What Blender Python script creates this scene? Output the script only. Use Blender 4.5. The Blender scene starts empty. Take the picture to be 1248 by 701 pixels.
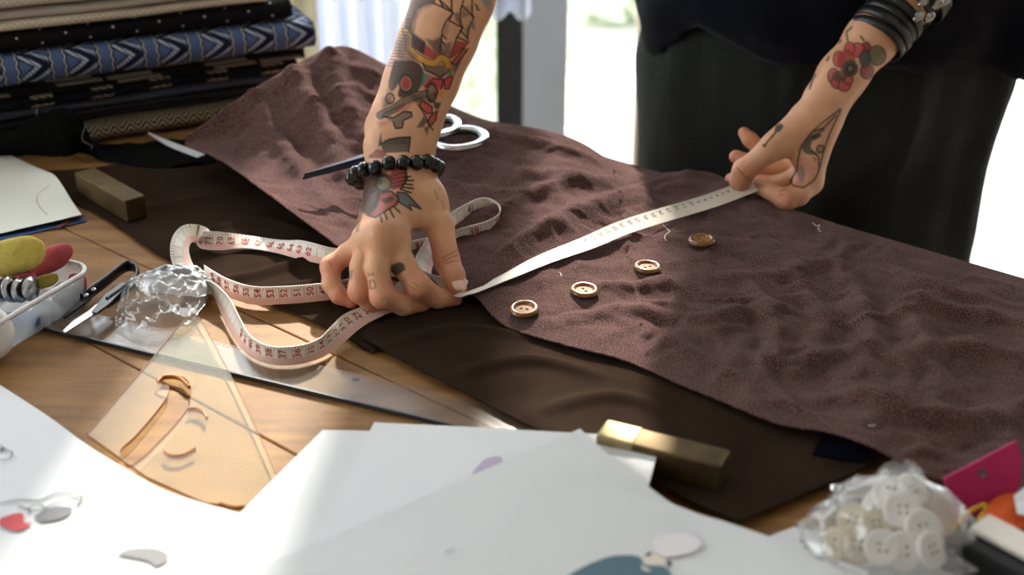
import bpy, bmesh, math, random
import numpy as np
from mathutils import Vector, Matrix

# ------------------------------------------------------------------ camera, world, sun, exposure
S = bpy.context.scene
COL = S.collection
PX, PY, FPX = 1248, 701, 1600.0
CAM_H, PITCH = 0.50, math.radians(27.0)
cam = bpy.data.cameras.new('camera')
cam.lens = 36.0 * FPX / PX
cam.sensor_width = 36.0
cam.clip_start = 0.02
cam.dof.use_dof = True
cam.dof.focus_distance = 1.075
cam.dof.aperture_fstop = 4.3
cam_o = bpy.data.objects.new('camera', cam)
cam_o.location = (0, 0, CAM_H)
cam_o.rotation_euler = (math.radians(90) - PITCH, 0, 0)
COL.objects.link(cam_o)
S.camera = cam_o

w = bpy.data.worlds.new('daylight')
S.world = w
w.use_nodes = True
bg = w.node_tree.nodes['Background']
bg.inputs[0].default_value = (0.90, 0.96, 1.0, 1)
bg.inputs[1].default_value = 5.3

SUN_AZ, SUN_EL = math.radians(4.0), math.radians(35.0)
sl = bpy.data.lights.new('sun', 'SUN')
sl.energy = 11.5
sl.angle = math.radians(1.8)
sl.color = (1.0, 0.93, 0.80)
so = bpy.data.objects.new('sun', sl)
_sd = Vector((math.sin(SUN_AZ) * math.cos(SUN_EL), math.cos(SUN_AZ) * math.cos(SUN_EL), math.sin(SUN_EL)))
so.rotation_euler = _sd.to_track_quat('Z', 'Y').to_euler()
so.location = _sd * 6
COL.objects.link(so)

def portal(loc, rot, sx, sy):
    l = bpy.data.lights.new('window_portal', 'AREA')
    l.shape = 'RECTANGLE'; l.size = sx; l.size_y = sy
    l.cycles.is_portal = True
    o = bpy.data.objects.new('window_portal', l)
    o.location = loc; o.rotation_euler = rot
    COL.objects.link(o)
# daylight enters through the window wall behind the table and the window on the left wall
portal((0.0, 2.34, 0.52), (math.radians(-90), 0, 0), 5.0, 2.5)
portal((-2.32, 0.70, 0.85), (0, math.radians(-90), 0), 1.5, 2.0)

S.view_settings.view_transform = 'Standard'
S.view_settings.look = 'None'
S.view_settings.gamma = 1.0
S.view_settings.use_curve_mapping = False
S.view_settings.exposure = 0.0

# ------------------------------------------------------------------ helpers
CT, ST = math.cos(PITCH), math.sin(PITCH)
def at(u, v, d):
    """point seen at photo pixel (u, v), d metres along the optical axis"""
    x = (u - PX / 2) / FPX * d; y = (PY / 2 - v) / FPX * d
    return np.array((x, d * CT + y * ST, CAM_H + y * CT - d * ST))
def P(u, v, z=0.0):
    """point of the horizontal plane at height z seen at photo pixel (u, v)"""
    y = (PY / 2 - v) / FPX
    return at(u, v, (CAM_H - z) / (ST - y * CT))
def proj(V):
    V = np.asarray(V)
    d = V[:, 1] * CT + (CAM_H - V[:, 2]) * ST
    y = V[:, 1] * ST - (CAM_H - V[:, 2]) * CT
    return PX / 2 + V[:, 0] / d * FPX, PY / 2 - y / d * FPX

def srgb(r, g=None, b=None):
    c = np.array((r, g, b), float) / 255
    return tuple(np.where(c <= .04045, c / 12.92, ((c + .055) / 1.055) ** 2.4)) + (1.0,)

def wloc(o):
    v = Vector((0, 0, 0))
    while o is not None:
        v += o.location; o = o.parent
    return v

def tag(o, label=None, cat=None, group=None, kind=None):
    if label: o['label'] = label
    if cat: o['category'] = cat
    if group: o['group'] = group
    if kind: o['kind'] = kind
    return o

def thing(name, label, cat, loc, group=None, kind=None):
    o = bpy.data.objects.new(name, None)
    o.empty_display_size = 0.02
    o.location = [float(q) for q in loc]
    COL.objects.link(o)
    return tag(o, label, cat, group, kind)

def mk(name, V, F, mat, parent=None, smooth=True, uv=None, col=None, mats=None, midx=None):
    """link one mesh object; V in world coordinates"""
    V = np.array(V, float).reshape(-1, 3)
    me = bpy.data.meshes.new(name)
    if parent is None:
        base = np.array(((V[:, 0].min() + V[:, 0].max()) / 2, (V[:, 1].min() + V[:, 1].max()) / 2, V[:, 2].min()))
        loc = base
    else:
        base = np.array(wloc(parent)); loc = np.zeros(3)
    L = (V - base)
    if isinstance(F, np.ndarray):
        m, k = F.shape
        me.vertices.add(len(L)); me.vertices.foreach_set('co', L.astype(np.float32).ravel())
        me.loops.add(m * k); me.loops.foreach_set('vertex_index', F.astype(np.int32).ravel())
        me.polygons.add(m); me.polygons.foreach_set('loop_start', np.arange(0, m * k, k, dtype=np.int32))
        me.update(calc_edges=True)
    else:
        me.from_pydata(L.tolist(), [], F)
        me.update()
    if smooth: me.polygons.foreach_set('use_smooth', np.ones(len(me.polygons), bool))
    if uv is not None:
        li = np.empty(len(me.loops), np.int32); me.loops.foreach_get('vertex_index', li)
        ul = me.uv_layers.new(name='UVMap'); ul.data.foreach_set('uv', np.asarray(uv, np.float32)[li].ravel())
    if col is not None:
        ca = me.color_attributes.new('skin', 'FLOAT_COLOR', 'POINT')
        ca.data.foreach_set('color', np.asarray(col, np.float32).ravel())
    for mm in (mats or [mat]): me.materials.append(mm)
    if midx is not None: me.polygons.foreach_set('material_index', np.asarray(midx, np.int32))
    o = bpy.data.objects.new(name, me)
    o.location = [float(q) for q in loc]
    o.parent = parent
    COL.objects.link(o)
    return o

def gridF(nu, nv, closeu=False, closev=False):
    iu = np.arange(nu if closeu else nu - 1); iv = np.arange(nv if closev else nv - 1)
    a, b = np.meshgrid(iu, iv, indexing='ij')
    a2 = (a + 1) % nu; b2 = (b + 1) % nv
    return np.stack([a * nv + b, a2 * nv + b, a2 * nv + b2, a * nv + b2], -1).reshape(-1, 4)

def grid(name, G, mat, parent=None, uv=None, closeu=False, closev=False, smooth=True):
    nu, nv = G.shape[:2]
    return mk(name, G.reshape(-1, 3), gridF(nu, nv, closeu, closev), mat, parent, smooth, None if uv is None else uv.reshape(-1, 2))

def solid(o, t, offset=-1.0):
    m = o.modifiers.new('thickness', 'SOLIDIFY'); m.thickness = t; m.offset = offset
    e = o.modifiers.new('crisp_rim', 'EDGE_SPLIT'); e.split_angle = math.radians(50)
    return o
def bevel(o, wd, seg=2):
    m = o.modifiers.new('bevel', 'BEVEL'); m.width = wd; m.segments = seg; m.limit_method = 'ANGLE'
    return o
def subd(o, n=1):
    m = o.modifiers.new('sub', 'SUBSURF'); m.levels = n; m.render_levels = n
    return o

def catmull(pts, n):
    """n points along a Catmull-Rom curve through pts (any dimension), even in control index"""
    p = np.array(pts, float); k = len(p)
    e = np.vstack([2 * p[0] - p[1], p, 2 * p[-1] - p[-2]])
    t = np.linspace(0, k - 1, n); i = np.minimum(t.astype(int), k - 2); f = (t - i)[:, None]
    a, b, c, d = e[i], e[i + 1], e[i + 2], e[i + 3]
    return .5 * (2 * b + (c - a) * f + (2 * a - 5 * b + 4 * c - d) * f ** 2 + (3 * b - a - 3 * c + d) * f ** 3)

def norm(a):
    a = np.asarray(a, float)
    return a / np.maximum(np.linalg.norm(a, axis=-1, keepdims=True), 1e-12)

def tube(path, r, n=10, flat=None, up=(0, 0, 1)):
    """tube mesh (V, F) along path; r scalar or per point; flat=(wide, high) multipliers"""
    p = np.array(path, float); k = len(p)
    r = np.broadcast_to(np.asarray(r, float), (k,))
    t = norm(np.gradient(p, axis=0)); u = np.array(up, float)
    s = norm(np.cross(t, u) + 1e-9); q = np.cross(s, t)
    a = np.linspace(0, 2 * math.pi, n, endpoint=False)
    fw, fh = flat or (1, 1)
    G = p[:, None] + r[:, None, None] * (fw * np.cos(a)[None, :, None] * s[:, None] + fh * np.sin(a)[None, :, None] * q[:, None])
    V = G.reshape(-1, 3); F = [list(f) for f in gridF(k, n, False, True)]
    F += [list(range(n))[::-1], [(k - 1) * n + j for j in range(n)]]
    return V, F

def ring_path(c, ax, bx, n=40, a0=0, a1=2 * math.pi):
    a = np.linspace(a0, a1, n)
    return np.array(c) + np.cos(a)[:, None] * np.array(ax) + np.sin(a)[:, None] * np.array(bx)

def torus(c, ax, bx, r, n=36, m=10, flat=(1, 1)):
    a = np.linspace(0, 2 * math.pi, n, endpoint=False)
    ax = np.array(ax, float); bx = np.array(bx, float)
    p = np.array(c) + np.cos(a)[:, None] * ax + np.sin(a)[:, None] * bx
    up = norm(np.cross(ax, bx)); t = norm(-np.sin(a)[:, None] * ax + np.cos(a)[:, None] * bx)
    s = norm(np.cross(t, up)); b = np.linspace(0, 2 * math.pi, m, endpoint=False)
    G = p[:, None] + r * (flat[0] * np.cos(b)[None, :, None] * s[:, None] + flat[1] * np.sin(b)[None, :, None] * up[None, None])
    return G.reshape(-1, 3), gridF(n, m, True, True)

def join(*parts):
    V, F, k = [], [], 0
    for v, f in parts:
        V.append(np.asarray(v, float).reshape(-1, 3)); F += [[int(i) + k for i in q] for q in f]; k += len(V[-1])
    return np.vstack(V), F

def lathe(prof, n=40, c=(0, 0, 0), R=None):
    a = np.linspace(0, 2 * math.pi, n, endpoint=False)
    pr = np.array(prof, float)
    G = np.stack([pr[:, 0][None] * np.cos(a)[:, None], pr[:, 0][None] * np.sin(a)[:, None], np.broadcast_to(pr[:, 1], (n, len(pr)))], -1).reshape(-1, 3)
    if R is not None: G = G @ np.array(R).T
    return G + np.array(c), gridF(n, len(pr), True, False)

def boxV(o, ax, bx, cx):
    o, ax, bx, cx = [np.array(q, float) for q in (o, ax, bx, cx)]
    V = [o, o + ax, o + ax + bx, o + bx, o + cx, o + ax + cx, o + ax + bx + cx, o + bx + cx]
    return np.array(V), [[3, 2, 1, 0], [4, 5, 6, 7], [0, 1, 5, 4], [1, 2, 6, 5], [2, 3, 7, 6], [3, 0, 4, 7]]

def plate(loops, z0, z1):
    """flat plate with holes: loops of (x, y), first the outline; returns V, F with side faces last"""
    cu = bpy.data.curves.new('tmp', 'CURVE'); cu.dimensions = '2D'; cu.fill_mode = 'BOTH'
    for lp in loops:
        s = cu.splines.new('POLY'); s.points.add(len(lp) - 1); s.use_cyclic_u = True
        for q, pt in zip(s.points, lp): q.co = (float(pt[0]), float(pt[1]), 0, 1)
    cu.extrude = (z1 - z0) / 2
    o = bpy.data.objects.new('tmp', cu); COL.objects.link(o)
    dg = bpy.context.evaluated_depsgraph_get(); me = o.evaluated_get(dg).to_mesh()
    V = np.array([tuple(v.co) for v in me.vertices]); F = [list(p.vertices) for p in me.polygons]
    o.evaluated_get(dg).to_mesh_clear(); bpy.data.objects.remove(o); bpy.data.curves.remove(cu)
    V[:, 2] += (z0 + z1) / 2
    return V, F

# numpy gradient noise, about -1..1
_rng = np.random.RandomState(7)
_perm = _rng.permutation(512); _ga = _rng.rand(512) * 2 * math.pi
def noise2(x, y, seed=0):
    x = np.asarray(x, float) + seed * 17.31; y = np.asarray(y, float) - seed * 9.77
    xi = np.floor(x).astype(int); yi = np.floor(y).astype(int); xf = x - xi; yf = y - yi
    def g(ix, iy, dx, dy):
        a = _ga[_perm[(_perm[ix & 255] + iy) & 511]]
        return np.cos(a) * dx + np.sin(a) * dy
    u = xf ** 3 * (xf * (6 * xf - 15) + 10); v = yf ** 3 * (yf * (6 * yf - 15) + 10)
    n0 = g(xi, yi, xf, yf) * (1 - u) + g(xi + 1, yi, xf - 1, yf) * u
    n1 = g(xi, yi + 1, xf, yf - 1) * (1 - u) + g(xi + 1, yi + 1, xf - 1, yf - 1) * u
    return 1.5 * (n0 * (1 - v) + n1 * v)
def fbm(x, y, oct=4, seed=0):
    r = 0; a = 1
    for i in range(oct): r = r + a * noise2(x, y, seed + i); x = np.asarray(x) * 2; y = np.asarray(y) * 2; a *= .5
    return r

# ------------------------------------------------------------------ materials
class E:
    """tiny expression builder over shader math nodes"""
    nt = None
    def __init__(s, k): s.k = k
    @staticmethod
    def op(o, *a):
        n = E.nt.nodes.new('ShaderNodeMath'); n.operation = o
        for i, q in enumerate(a):
            if isinstance(q, E): E.nt.links.new(q.k, n.inputs[i])
            else: n.inputs[i].default_value = q
        return E(n.outputs[0])
    def __add__(s, o): return E.op('ADD', s, o)
    def __sub__(s, o): return E.op('SUBTRACT', s, o)
    def __rsub__(s, o): return E.op('SUBTRACT', o, s)
    def __mul__(s, o): return E.op('MULTIPLY', s, o)
    __rmul__ = __mul__; __radd__ = __add__
    def lt(s, o): return E.op('LESS_THAN', s, o)
    def gt(s, o): return E.op('GREATER_THAN', s, o)
    def fract(s): return E.op('FRACT', s)
    def floor(s): return E.op('FLOOR', s)
    def abs(s): return E.op('ABSOLUTE', s)
    def sin(s): return E.op('SINE', s)
def emix(a, b, f):
    n = E.nt.nodes.new('ShaderNodeMix'); n.data_type = 'RGBA'
    for i, q in ((6, a), (7, b)):
        if isinstance(q, tuple): n.inputs[i].default_value = q
        else: E.nt.links.new(q, n.inputs[i])
    if isinstance(f, E): E.nt.links.new(f.k, n.inputs[0])
    else: n.inputs[0].default_value = f
    return n.outputs[2]

MATS = {}
def mat(name, c, rough=.6, metal=0, c2=None, nscale=8, bump=0, bscale=400, sheen=0, spec=.5, coat=0, sss=0, alpha=1, coords='Object', stretch=None, ramp=(.35, .7)):
    m = bpy.data.materials.new(name); m.use_nodes = True
    nt = m.node_tree; b = nt.nodes['Principled BSDF']
    b.inputs['Base Color'].default_value = c; b.inputs['Roughness'].default_value = rough
    b.inputs['Metallic'].default_value = metal; b.inputs['Specular IOR Level'].default_value = spec
    b.inputs['Coat Weight'].default_value = coat
    if sheen: b.inputs['Sheen Weight'].default_value = sheen; b.inputs['Sheen Roughness'].default_value = .5
    if sss: b.inputs['Subsurface Weight'].default_value = sss; b.inputs['Subsurface Scale'].default_value = .004; b.inputs['Subsurface Radius'].default_value = (1, .4, .2)
    tc = nt.nodes.new('ShaderNodeTexCoord'); mp = nt.nodes.new('ShaderNodeMapping')
    nt.links.new(tc.outputs[coords], mp.inputs[0])
    if stretch: mp.inputs['Scale'].default_value = stretch[:3]; mp.inputs['Rotation'].default_value = (0, 0, stretch[3] if len(stretch) > 3 else 0)
    if c2 is not None:
        n = nt.nodes.new('ShaderNodeTexNoise'); n.inputs['Scale'].default_value = nscale; n.inputs['Detail'].default_value = 5
        nt.links.new(mp.outputs[0], n.inputs[0])
        r = nt.nodes.new('ShaderNodeValToRGB'); r.color_ramp.elements[0].color = c; r.color_ramp.elements[1].color = c2
        r.color_ramp.elements[0].position, r.color_ramp.elements[1].position = ramp
        nt.links.new(n.outputs[0], r.inputs[0]); nt.links.new(r.outputs[0], b.inputs['Base Color'])
    if bump:
        n = nt.nodes.new('ShaderNodeTexNoise'); n.inputs['Scale'].default_value = bscale; n.inputs['Detail'].default_value = 3
        nt.links.new(mp.outputs[0], n.inputs[0])
        bp = nt.nodes.new('ShaderNodeBump'); bp.inputs['Strength'].default_value = bump; bp.inputs['Distance'].default_value = .001
        nt.links.new(n.outputs[0], bp.inputs['Height']); nt.links.new(bp.outputs[0], b.inputs['Normal'])
    MATS[name] = m
    return m

def clear_mat(name, tint=(1, 1, 1, 1), gloss=.12, rough=.08, body=0.0, bodyc=(.9, .9, .9, 1), crinkle=0, cscale=60):
    """thin clear plastic or window glass: transparent with a glossy skin and a little milkiness"""
    m = bpy.data.materials.new(name); m.use_nodes = True; nt = m.node_tree; nt.nodes.clear()
    out = nt.nodes.new('ShaderNodeOutputMaterial'); tr = nt.nodes.new('ShaderNodeBsdfTransparent'); tr.inputs[0].default_value = tint
    gl = nt.nodes.new('ShaderNodeBsdfGlossy'); gl.inputs[1].default_value = rough
    lw = nt.nodes.new('ShaderNodeLayerWeight'); lw.inputs[0].default_value = .5
    pw_ = nt.nodes.new('ShaderNodeMath'); pw_.operation = 'POWER'; pw_.inputs[1].default_value = 5; nt.links.new(lw.outputs['Facing'], pw_.inputs[0])
    ad = nt.nodes.new('ShaderNodeMath'); ad.operation = 'MULTIPLY_ADD'; ad.inputs[1].default_value = .8; ad.inputs[2].default_value = gloss; ad.use_clamp = True
    nt.links.new(pw_.outputs[0], ad.inputs[0])
    mx = nt.nodes.new('ShaderNodeMixShader'); nt.links.new(ad.outputs[0], mx.inputs[0])
    nt.links.new(tr.outputs[0], mx.inputs[1]); nt.links.new(gl.outputs[0], mx.inputs[2])
    last = mx
    if body:
        df = nt.nodes.new('ShaderNodeBsdfDiffuse'); df.inputs[0].default_value = bodyc
        tl = nt.nodes.new('ShaderNodeBsdfTranslucent'); tl.inputs[0].default_value = bodyc
        m3 = nt.nodes.new('ShaderNodeMixShader'); m3.inputs[0].default_value = .5
        nt.links.new(df.outputs[0], m3.inputs[1]); nt.links.new(tl.outputs[0], m3.inputs[2])
        m2 = nt.nodes.new('ShaderNodeMixShader'); m2.inputs[0].default_value = body
        nt.links.new(mx.outputs[0], m2.inputs[1]); nt.links.new(m3.outputs[0], m2.inputs[2]); last = m2
    if crinkle:
        n = nt.nodes.new('ShaderNodeTexNoise'); n.inputs['Scale'].default_value = cscale; n.inputs['Detail'].default_value = 2
        tc = nt.nodes.new('ShaderNodeTexCoord'); nt.links.new(tc.outputs['Object'], n.inputs[0])
        bp = nt.nodes.new('ShaderNodeBump'); bp.inputs['Strength'].default_value = crinkle; bp.inputs['Distance'].default_value = .01
        nt.links.new(n.outputs[0], bp.inputs['Height']); nt.links.new(bp.outputs[0], gl.inputs['Normal']); nt.links.new(bp.outputs[0], lw.inputs['Normal'])
    nt.links.new(last.outputs[0], out.inputs[0])
    MATS[name] = m
    return m

def weave_mat(name, c, c2, rough=.9, sheen=.3, period=.0009, strength=.5, mott=25, check=None, fleck=.25):
    """woven cloth: thread relief from UV in metres, mottled nap"""
    m = mat(name, c, rough, sheen=sheen, spec=0, c2=c2, nscale=mott, coords='UV', ramp=(.3, .75))
    nt = m.node_tree; b = nt.nodes['Principled BSDF']; E.nt = nt
    tc = nt.nodes.new('ShaderNodeTexCoord'); sx = nt.nodes.new('ShaderNodeSeparateXYZ'); nt.links.new(tc.outputs['UV'], sx.inputs[0])
    u, v = E(sx.outputs[0]), E(sx.outputs[1])
    k = 2 * math.pi / period
    h = (u * k).sin() * (v * k).sin()
    n = nt.nodes.new('ShaderNodeTexNoise'); n.inputs['Scale'].default_value = .8 / period; n.inputs['Detail'].default_value = 3
    nt.links.new(tc.outputs['UV'], n.inputs[0])
    h = h * .35 + E(n.outputs[0]) * 1.2
    bp = nt.nodes.new('ShaderNodeBump'); bp.inputs['Strength'].default_value = strength; bp.inputs['Distance'].default_value = .0006
    nt.links.new(h.k, bp.inputs['Height']); nt.links.new(bp.outputs[0], b.inputs['Normal'])
    base = b.inputs['Base Color'].links[0].from_socket
    # light fibres caught in the nap
    spk = E(n.outputs[0]).gt(.56) * fleck
    b_in = emix(base, tuple(min(1, q * 2.0) for q in c2[:3]) + (1,), spk)
    b_in = emix(b_in, tuple(q * .5 for q in c[:3]) + (1,), E(n.outputs[0]).lt(.42) * fleck)
    if check:
        line = E.op('MAXIMUM', (u * (1 / check)).fract().lt(.12), (v * (1 / check)).fract().lt(.12))
        b_in = emix(b_in, tuple(min(1, q * 2.2) for q in c2[:3]) + (1,), line * .16)
    nt.links.new(b_in, b.inputs['Base Color'])
    return m

def pattern_mat(name, fn, rough=.9):
    m = bpy.data.materials.new(name); m.use_nodes = True; nt = m.node_tree; b = nt.nodes['Principled BSDF']
    b.inputs['Roughness'].default_value = rough; b.inputs['Specular IOR Level'].default_value = .2
    E.nt = nt
    tc = nt.nodes.new('ShaderNodeTexCoord'); sx = nt.nodes.new('ShaderNodeSeparateXYZ'); nt.links.new(tc.outputs['UV'], sx.inputs[0])
    c = fn(E(sx.outputs[0]), E(sx.outputs[1]))
    nt.links.new(c, b.inputs['Base Color'])
    n = nt.nodes.new('ShaderNodeTexNoise'); n.inputs['Scale'].default_value = 700; nt.links.new(tc.outputs['UV'], n.inputs[0])
    bp = nt.nodes.new('ShaderNodeBump'); bp.inputs['Strength'].default_value = .4; bp.inputs['Distance'].default_value = .0006
    nt.links.new(n.outputs[0], bp.inputs['Height']); nt.links.new(bp.outputs[0], b.inputs['Normal'])
    return m

# ------------------------------------------------------------------ the room
FLOOR = -0.78; CEIL = 1.90; YB = 2.25; XR = 2.3
m_wall = mat('wall_paint', srgb(184, 180, 174), .9, c2=srgb(174, 170, 164), nscale=3)
m_floor = mat('floor_boards', srgb(128, 118, 106), .6, c2=srgb(112, 102, 92), nscale=6)
m_dark = mat('dark_frame', srgb(50, 52, 52), .5, c2=srgb(42, 44, 45), nscale=20)
m_bluegrey = mat('column_paint', srgb(206, 218, 231), .7, c2=srgb(198, 210, 223), nscale=5)
m_tan = mat('tan_frame', srgb(150, 128, 96), .6, c2=srgb(138, 116, 86), nscale=12)
m_glass = clear_mat('window_glass', (1, 1, 1, 1), .04, .01)

def sbox(name, x0, x1, y0, y1, z0, z1, m, parent=None, kind='structure'):
    V, F = boxV((x0, y0, z0), (x1 - x0, 0, 0), (0, y1 - y0, 0), (0, 0, z1 - z0))
    o = mk(name, V, F, m, parent, False)
    if parent is None: o['kind'] = kind
    return o
sbox('floor', -XR, XR, -2.0, YB + .06, FLOOR - .05, FLOOR, m_floor)
sbox('ceiling', -XR - .1, XR + .1, -2.1, YB + .16, CEIL, CEIL + .06, m_wall)
sbox('wall_right', XR, XR + .08, -2.0, YB + .1, FLOOR, CEIL, m_wall)
sbox('wall_front', -XR - .08, XR + .08, -2.08, -2.0, FLOOR, CEIL, m_wall)
wl = thing('wall_left', None, None, (-XR - .04, 0, FLOOR), kind='structure')
for nm, y0, y1, z0, z1 in (('wall_panel', -2.0, -.3, FLOOR, CEIL), ('wall_panel', 1.7, YB + .1, FLOOR, CEIL), ('wall_panel', -.3, 1.7, FLOOR, .1), ('wall_panel', -.3, 1.7, 1.6, CEIL)):
    sbox(nm, -XR - .08, -XR, y0, y1, z0, z1, m_wall, wl)
wn = thing('window_2', None, None, (-XR - .04, .7, .1), kind='structure')
for y in (-.3, .68, 1.66): sbox('window_frame', -XR - .07, -XR - .01, y, y + .04, .1, 1.6, m_tan, wn)
for z in (.1, 1.56): sbox('window_frame', -XR - .07, -XR - .01, -.3, 1.7, z, z + .04, m_tan, wn)
for y0, y1 in ((-.26, .68), (.72, 1.66)): sbox('window_pane', -XR - .042, -XR - .038, y0, y1, .14, 1.56, m_glass, wn)

# window wall behind the table: floor-to-head glazing between uprights
wb = thing('wall_back', None, None, (0, YB, FLOOR), kind='structure')
sbox('lintel', -XR, XR, YB - .02, YB + .1, 1.72, CEIL, m_wall, wb)
sbox('sill', -XR, XR, YB - .02, YB + .08, FLOOR, FLOOR + .05, m_tan, wb)
def upx(u, d): return (u - PX / 2) / FPX * d
DW = 2.37
cx0, cx1, cx2 = upx(605, DW), upx(637, DW), upx(689, DW)
sbox('upright', cx0, cx1, YB - .01, YB + .06, FLOOR, 1.72, m_dark, wb)
sbox('pilaster', cx1, cx2, YB - .04, YB + .08, FLOOR, 1.72, m_bluegrey, wb)
tx0, tx1 = upx(774, DW), upx(799, DW)
sbox('upright', tx0, tx1, YB - .02, YB + .05, FLOOR, 1.72, m_tan, wb)
for x in (-1.75, -.95, 1.15, 1.9): sbox('upright', x, x + .05, YB - .01, YB + .05, FLOOR, 1.72, m_dark, wb)
w1 = thing('window_1', None, None, (0, YB + .02, FLOOR), kind='structure')
edges = [-XR, -1.75, -.95, cx0, None, cx2, tx0, None, tx1, 1.15, 1.9, XR]
for a, b in ((-XR, -1.75), (-1.70, -.95), (-.90, cx0), (cx2, tx0), (tx1, 1.15), (1.20, 1.9), (1.95, XR)):
    sbox('window_pane', a, b, YB + .018, YB + .022, FLOOR + .05, 1.72, m_glass, w1)

# outside: pale terrace, parapet and hedge shrubs washed out by daylight
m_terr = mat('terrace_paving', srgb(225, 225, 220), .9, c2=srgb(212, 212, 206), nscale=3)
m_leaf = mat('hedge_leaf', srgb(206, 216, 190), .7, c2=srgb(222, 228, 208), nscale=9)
g = sbox('terrace', -6, 6, YB + .1, 3.6, FLOOR - .1, FLOOR - .02, m_terr)
lawn = sbox('garden_ground', -14, 14, 3.6, 16, FLOOR - .6, FLOOR - .5, m_terr)
def shrub(c, rx, rz, seed, label):
    r = np.random.RandomState(seed); n = 900
    d = norm(r.normal(size=(n, 3))); rad = .55 + .45 * r.rand(n, 1) ** .4
    p = np.array(c) + d * rad * np.array((rx, rx, rz)) + np.array((0, 0, rz))
    a = norm(r.normal(size=(n, 3))) * .075; b = norm(np.cross(a, r.normal(size=(n, 3)))) * .045
    V = np.stack([p - a, p + b, p + a, p - b], 1).reshape(-1, 3)
    t = thing('garden_shrub', label, 'shrub', c, 'shrubs outside the window')
    o = mk('foliage', V, np.arange(n * 4).reshape(n, 4), m_leaf, t, False); o['kind'] = 'stuff'
    v, f = tube([c, np.array(c) + (0.02, 0, rz)], [.05, .03]); mk('stem', v, f, m_tan, t)
shrub((-.35, 5.0, FLOOR - .5), .62, .42, 3, 'pale green shrub seen through the glass beside the raised forearm')
shrub((.55, 6.6, FLOOR - .5), .55, .3, 4, 'washed-out green shrub behind the white glass pane')
# ------------------------------------------------------------------ work table of long planks
TT = np.array((math.cos(math.radians(-40)), math.sin(math.radians(-40)), 0.0))   # along the table
TN = np.array((math.sin(math.radians(40)), math.cos(math.radians(40)), 0.0))     # towards the person's side
ND_BACK = 1.018
def tab(t, n, z=0.0): return TT * t + TN * n + np.array((0, 0, z))
m_wood = mat('worn_oak', srgb(150, 109, 60), .6, spec=.3, c2=srgb(114, 79, 42), nscale=5, bump=.25, bscale=40, stretch=(2.2, 16, 1, math.radians(40)), ramp=(.3, .72))
def finish_wood(m):
    nt = m.node_tree; b = nt.nodes['Principled BSDF']; E.nt = nt
    base = b.inputs['Base Color'].links[0].from_socket
    tc = nt.nodes.new('ShaderNodeTexCoord')
    n = nt.nodes.new('ShaderNodeTexNoise'); n.inputs['Scale'].default_value = 14; n.inputs['Detail'].default_value = 6; nt.links.new(tc.outputs['Object'], n.inputs[0])
    stain = emix(base, srgb(112, 82, 54), E.op('SMOOTH_MIN', E(n.outputs[0]).gt(.60), 1.0, .1) * .35)
    v = nt.nodes.new('ShaderNodeTexNoise'); v.inputs['Scale'].default_value = 260; nt.links.new(tc.outputs['Object'], v.inputs[0])
    s2 = emix(stain, srgb(84, 60, 40), E(v.outputs[0]).gt(.68) * .5)
    nt.links.new(s2, b.inputs['Base Color'])
finish_wood(m_wood)
m_wood_d = mat('table_leg_wood', srgb(120, 88, 58), .6, c2=srgb(96, 70, 46), nscale=9)
tb = thing('work_table', 'long worn oak plank work table', 'table', tab(0.1, .6, FLOOR))
n0, pw = .14, .1097
rp = random.Random(3)
for i in range(8):
    a = n0 + i * pw
    V, F = boxV(tab(-1.35, a + .0006, -.034 + rp.uniform(-.0004, .0002)), TT * 2.6, TN * (pw - .0012), (0, 0, .034))
    bevel(mk('plank', V, F, m_wood, tb, False), .0012, 2)
for t_ in (-1.25, 1.15):
    for n_ in (.22, .93):
        V, F = boxV(tab(t_, n_, FLOOR), TT * .07, TN * .07, (0, 0, -FLOOR - .034)); bevel(mk('leg', V, F, m_wood_d, tb, False), .004)
for n_ in (.24, .955):
    V, F = boxV(tab(-1.2, n_, -.12), TT * 2.36, TN * .022, (0, 0, .086)); mk('apron', V, F, m_wood_d, tb, False)
# an old knot hole in the planks
kp = P(434, 463); v, f = lathe([(0, .0005), (.0022, .0004), (.003, .0001)], 14, kp); mk('wood_knot', v, f, mat('knot', srgb(40, 28, 20), .8), tb)

# ------------------------------------------------------------------ cloths
m_mauve = weave_mat('mauve_flannel', srgb(74, 51, 49), srgb(98, 71, 68), .95, .12, .0011, 1.0, 30, fleck=.6)
m_dark_c = weave_mat('dark_brown_cotton', srgb(43, 33, 27), srgb(53, 42, 35), .9, 0, .0007, .45, 18)
m_navy = weave_mat('navy_cotton', srgb(13, 14, 24), srgb(17, 18, 30), .9, 0)

def seg_dist(px, py, poly):
    """distance to a polyline and the arc fraction of the nearest point"""
    best = np.full(px.shape, 1e9); fr = np.zeros(px.shape); n = len(poly) - 1
    for i in range(n):
        ax, ay = poly[i]; bx, by = poly[i + 1]; dx, dy = bx - ax, by - ay
        t = np.clip(((px - ax) * dx + (py - ay) * dy) / (dx * dx + dy * dy + 1e-12), 0, 1)
        d = np.hypot(px - ax - t * dx, py - ay - t * dy)
        m = d < best; best = np.where(m, d, best); fr = np.where(m, (i + t) / n, fr)
    return best, fr

def ridges(X, Y, R):
    z = np.zeros_like(X)
    for poly, h, sg in R:
        q = [P(u, v, .01)[:2] for u, v in poly]
        q = catmull(q, 18)
        d, f = seg_dist(X, Y, q)
        # asymmetric fold: crest with a softer far side, faded at both ends
        z += h * np.exp(-(d / sg) ** 2) * np.sin(np.clip(f, .02, .98) * math.pi) ** .6
    return z

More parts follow.
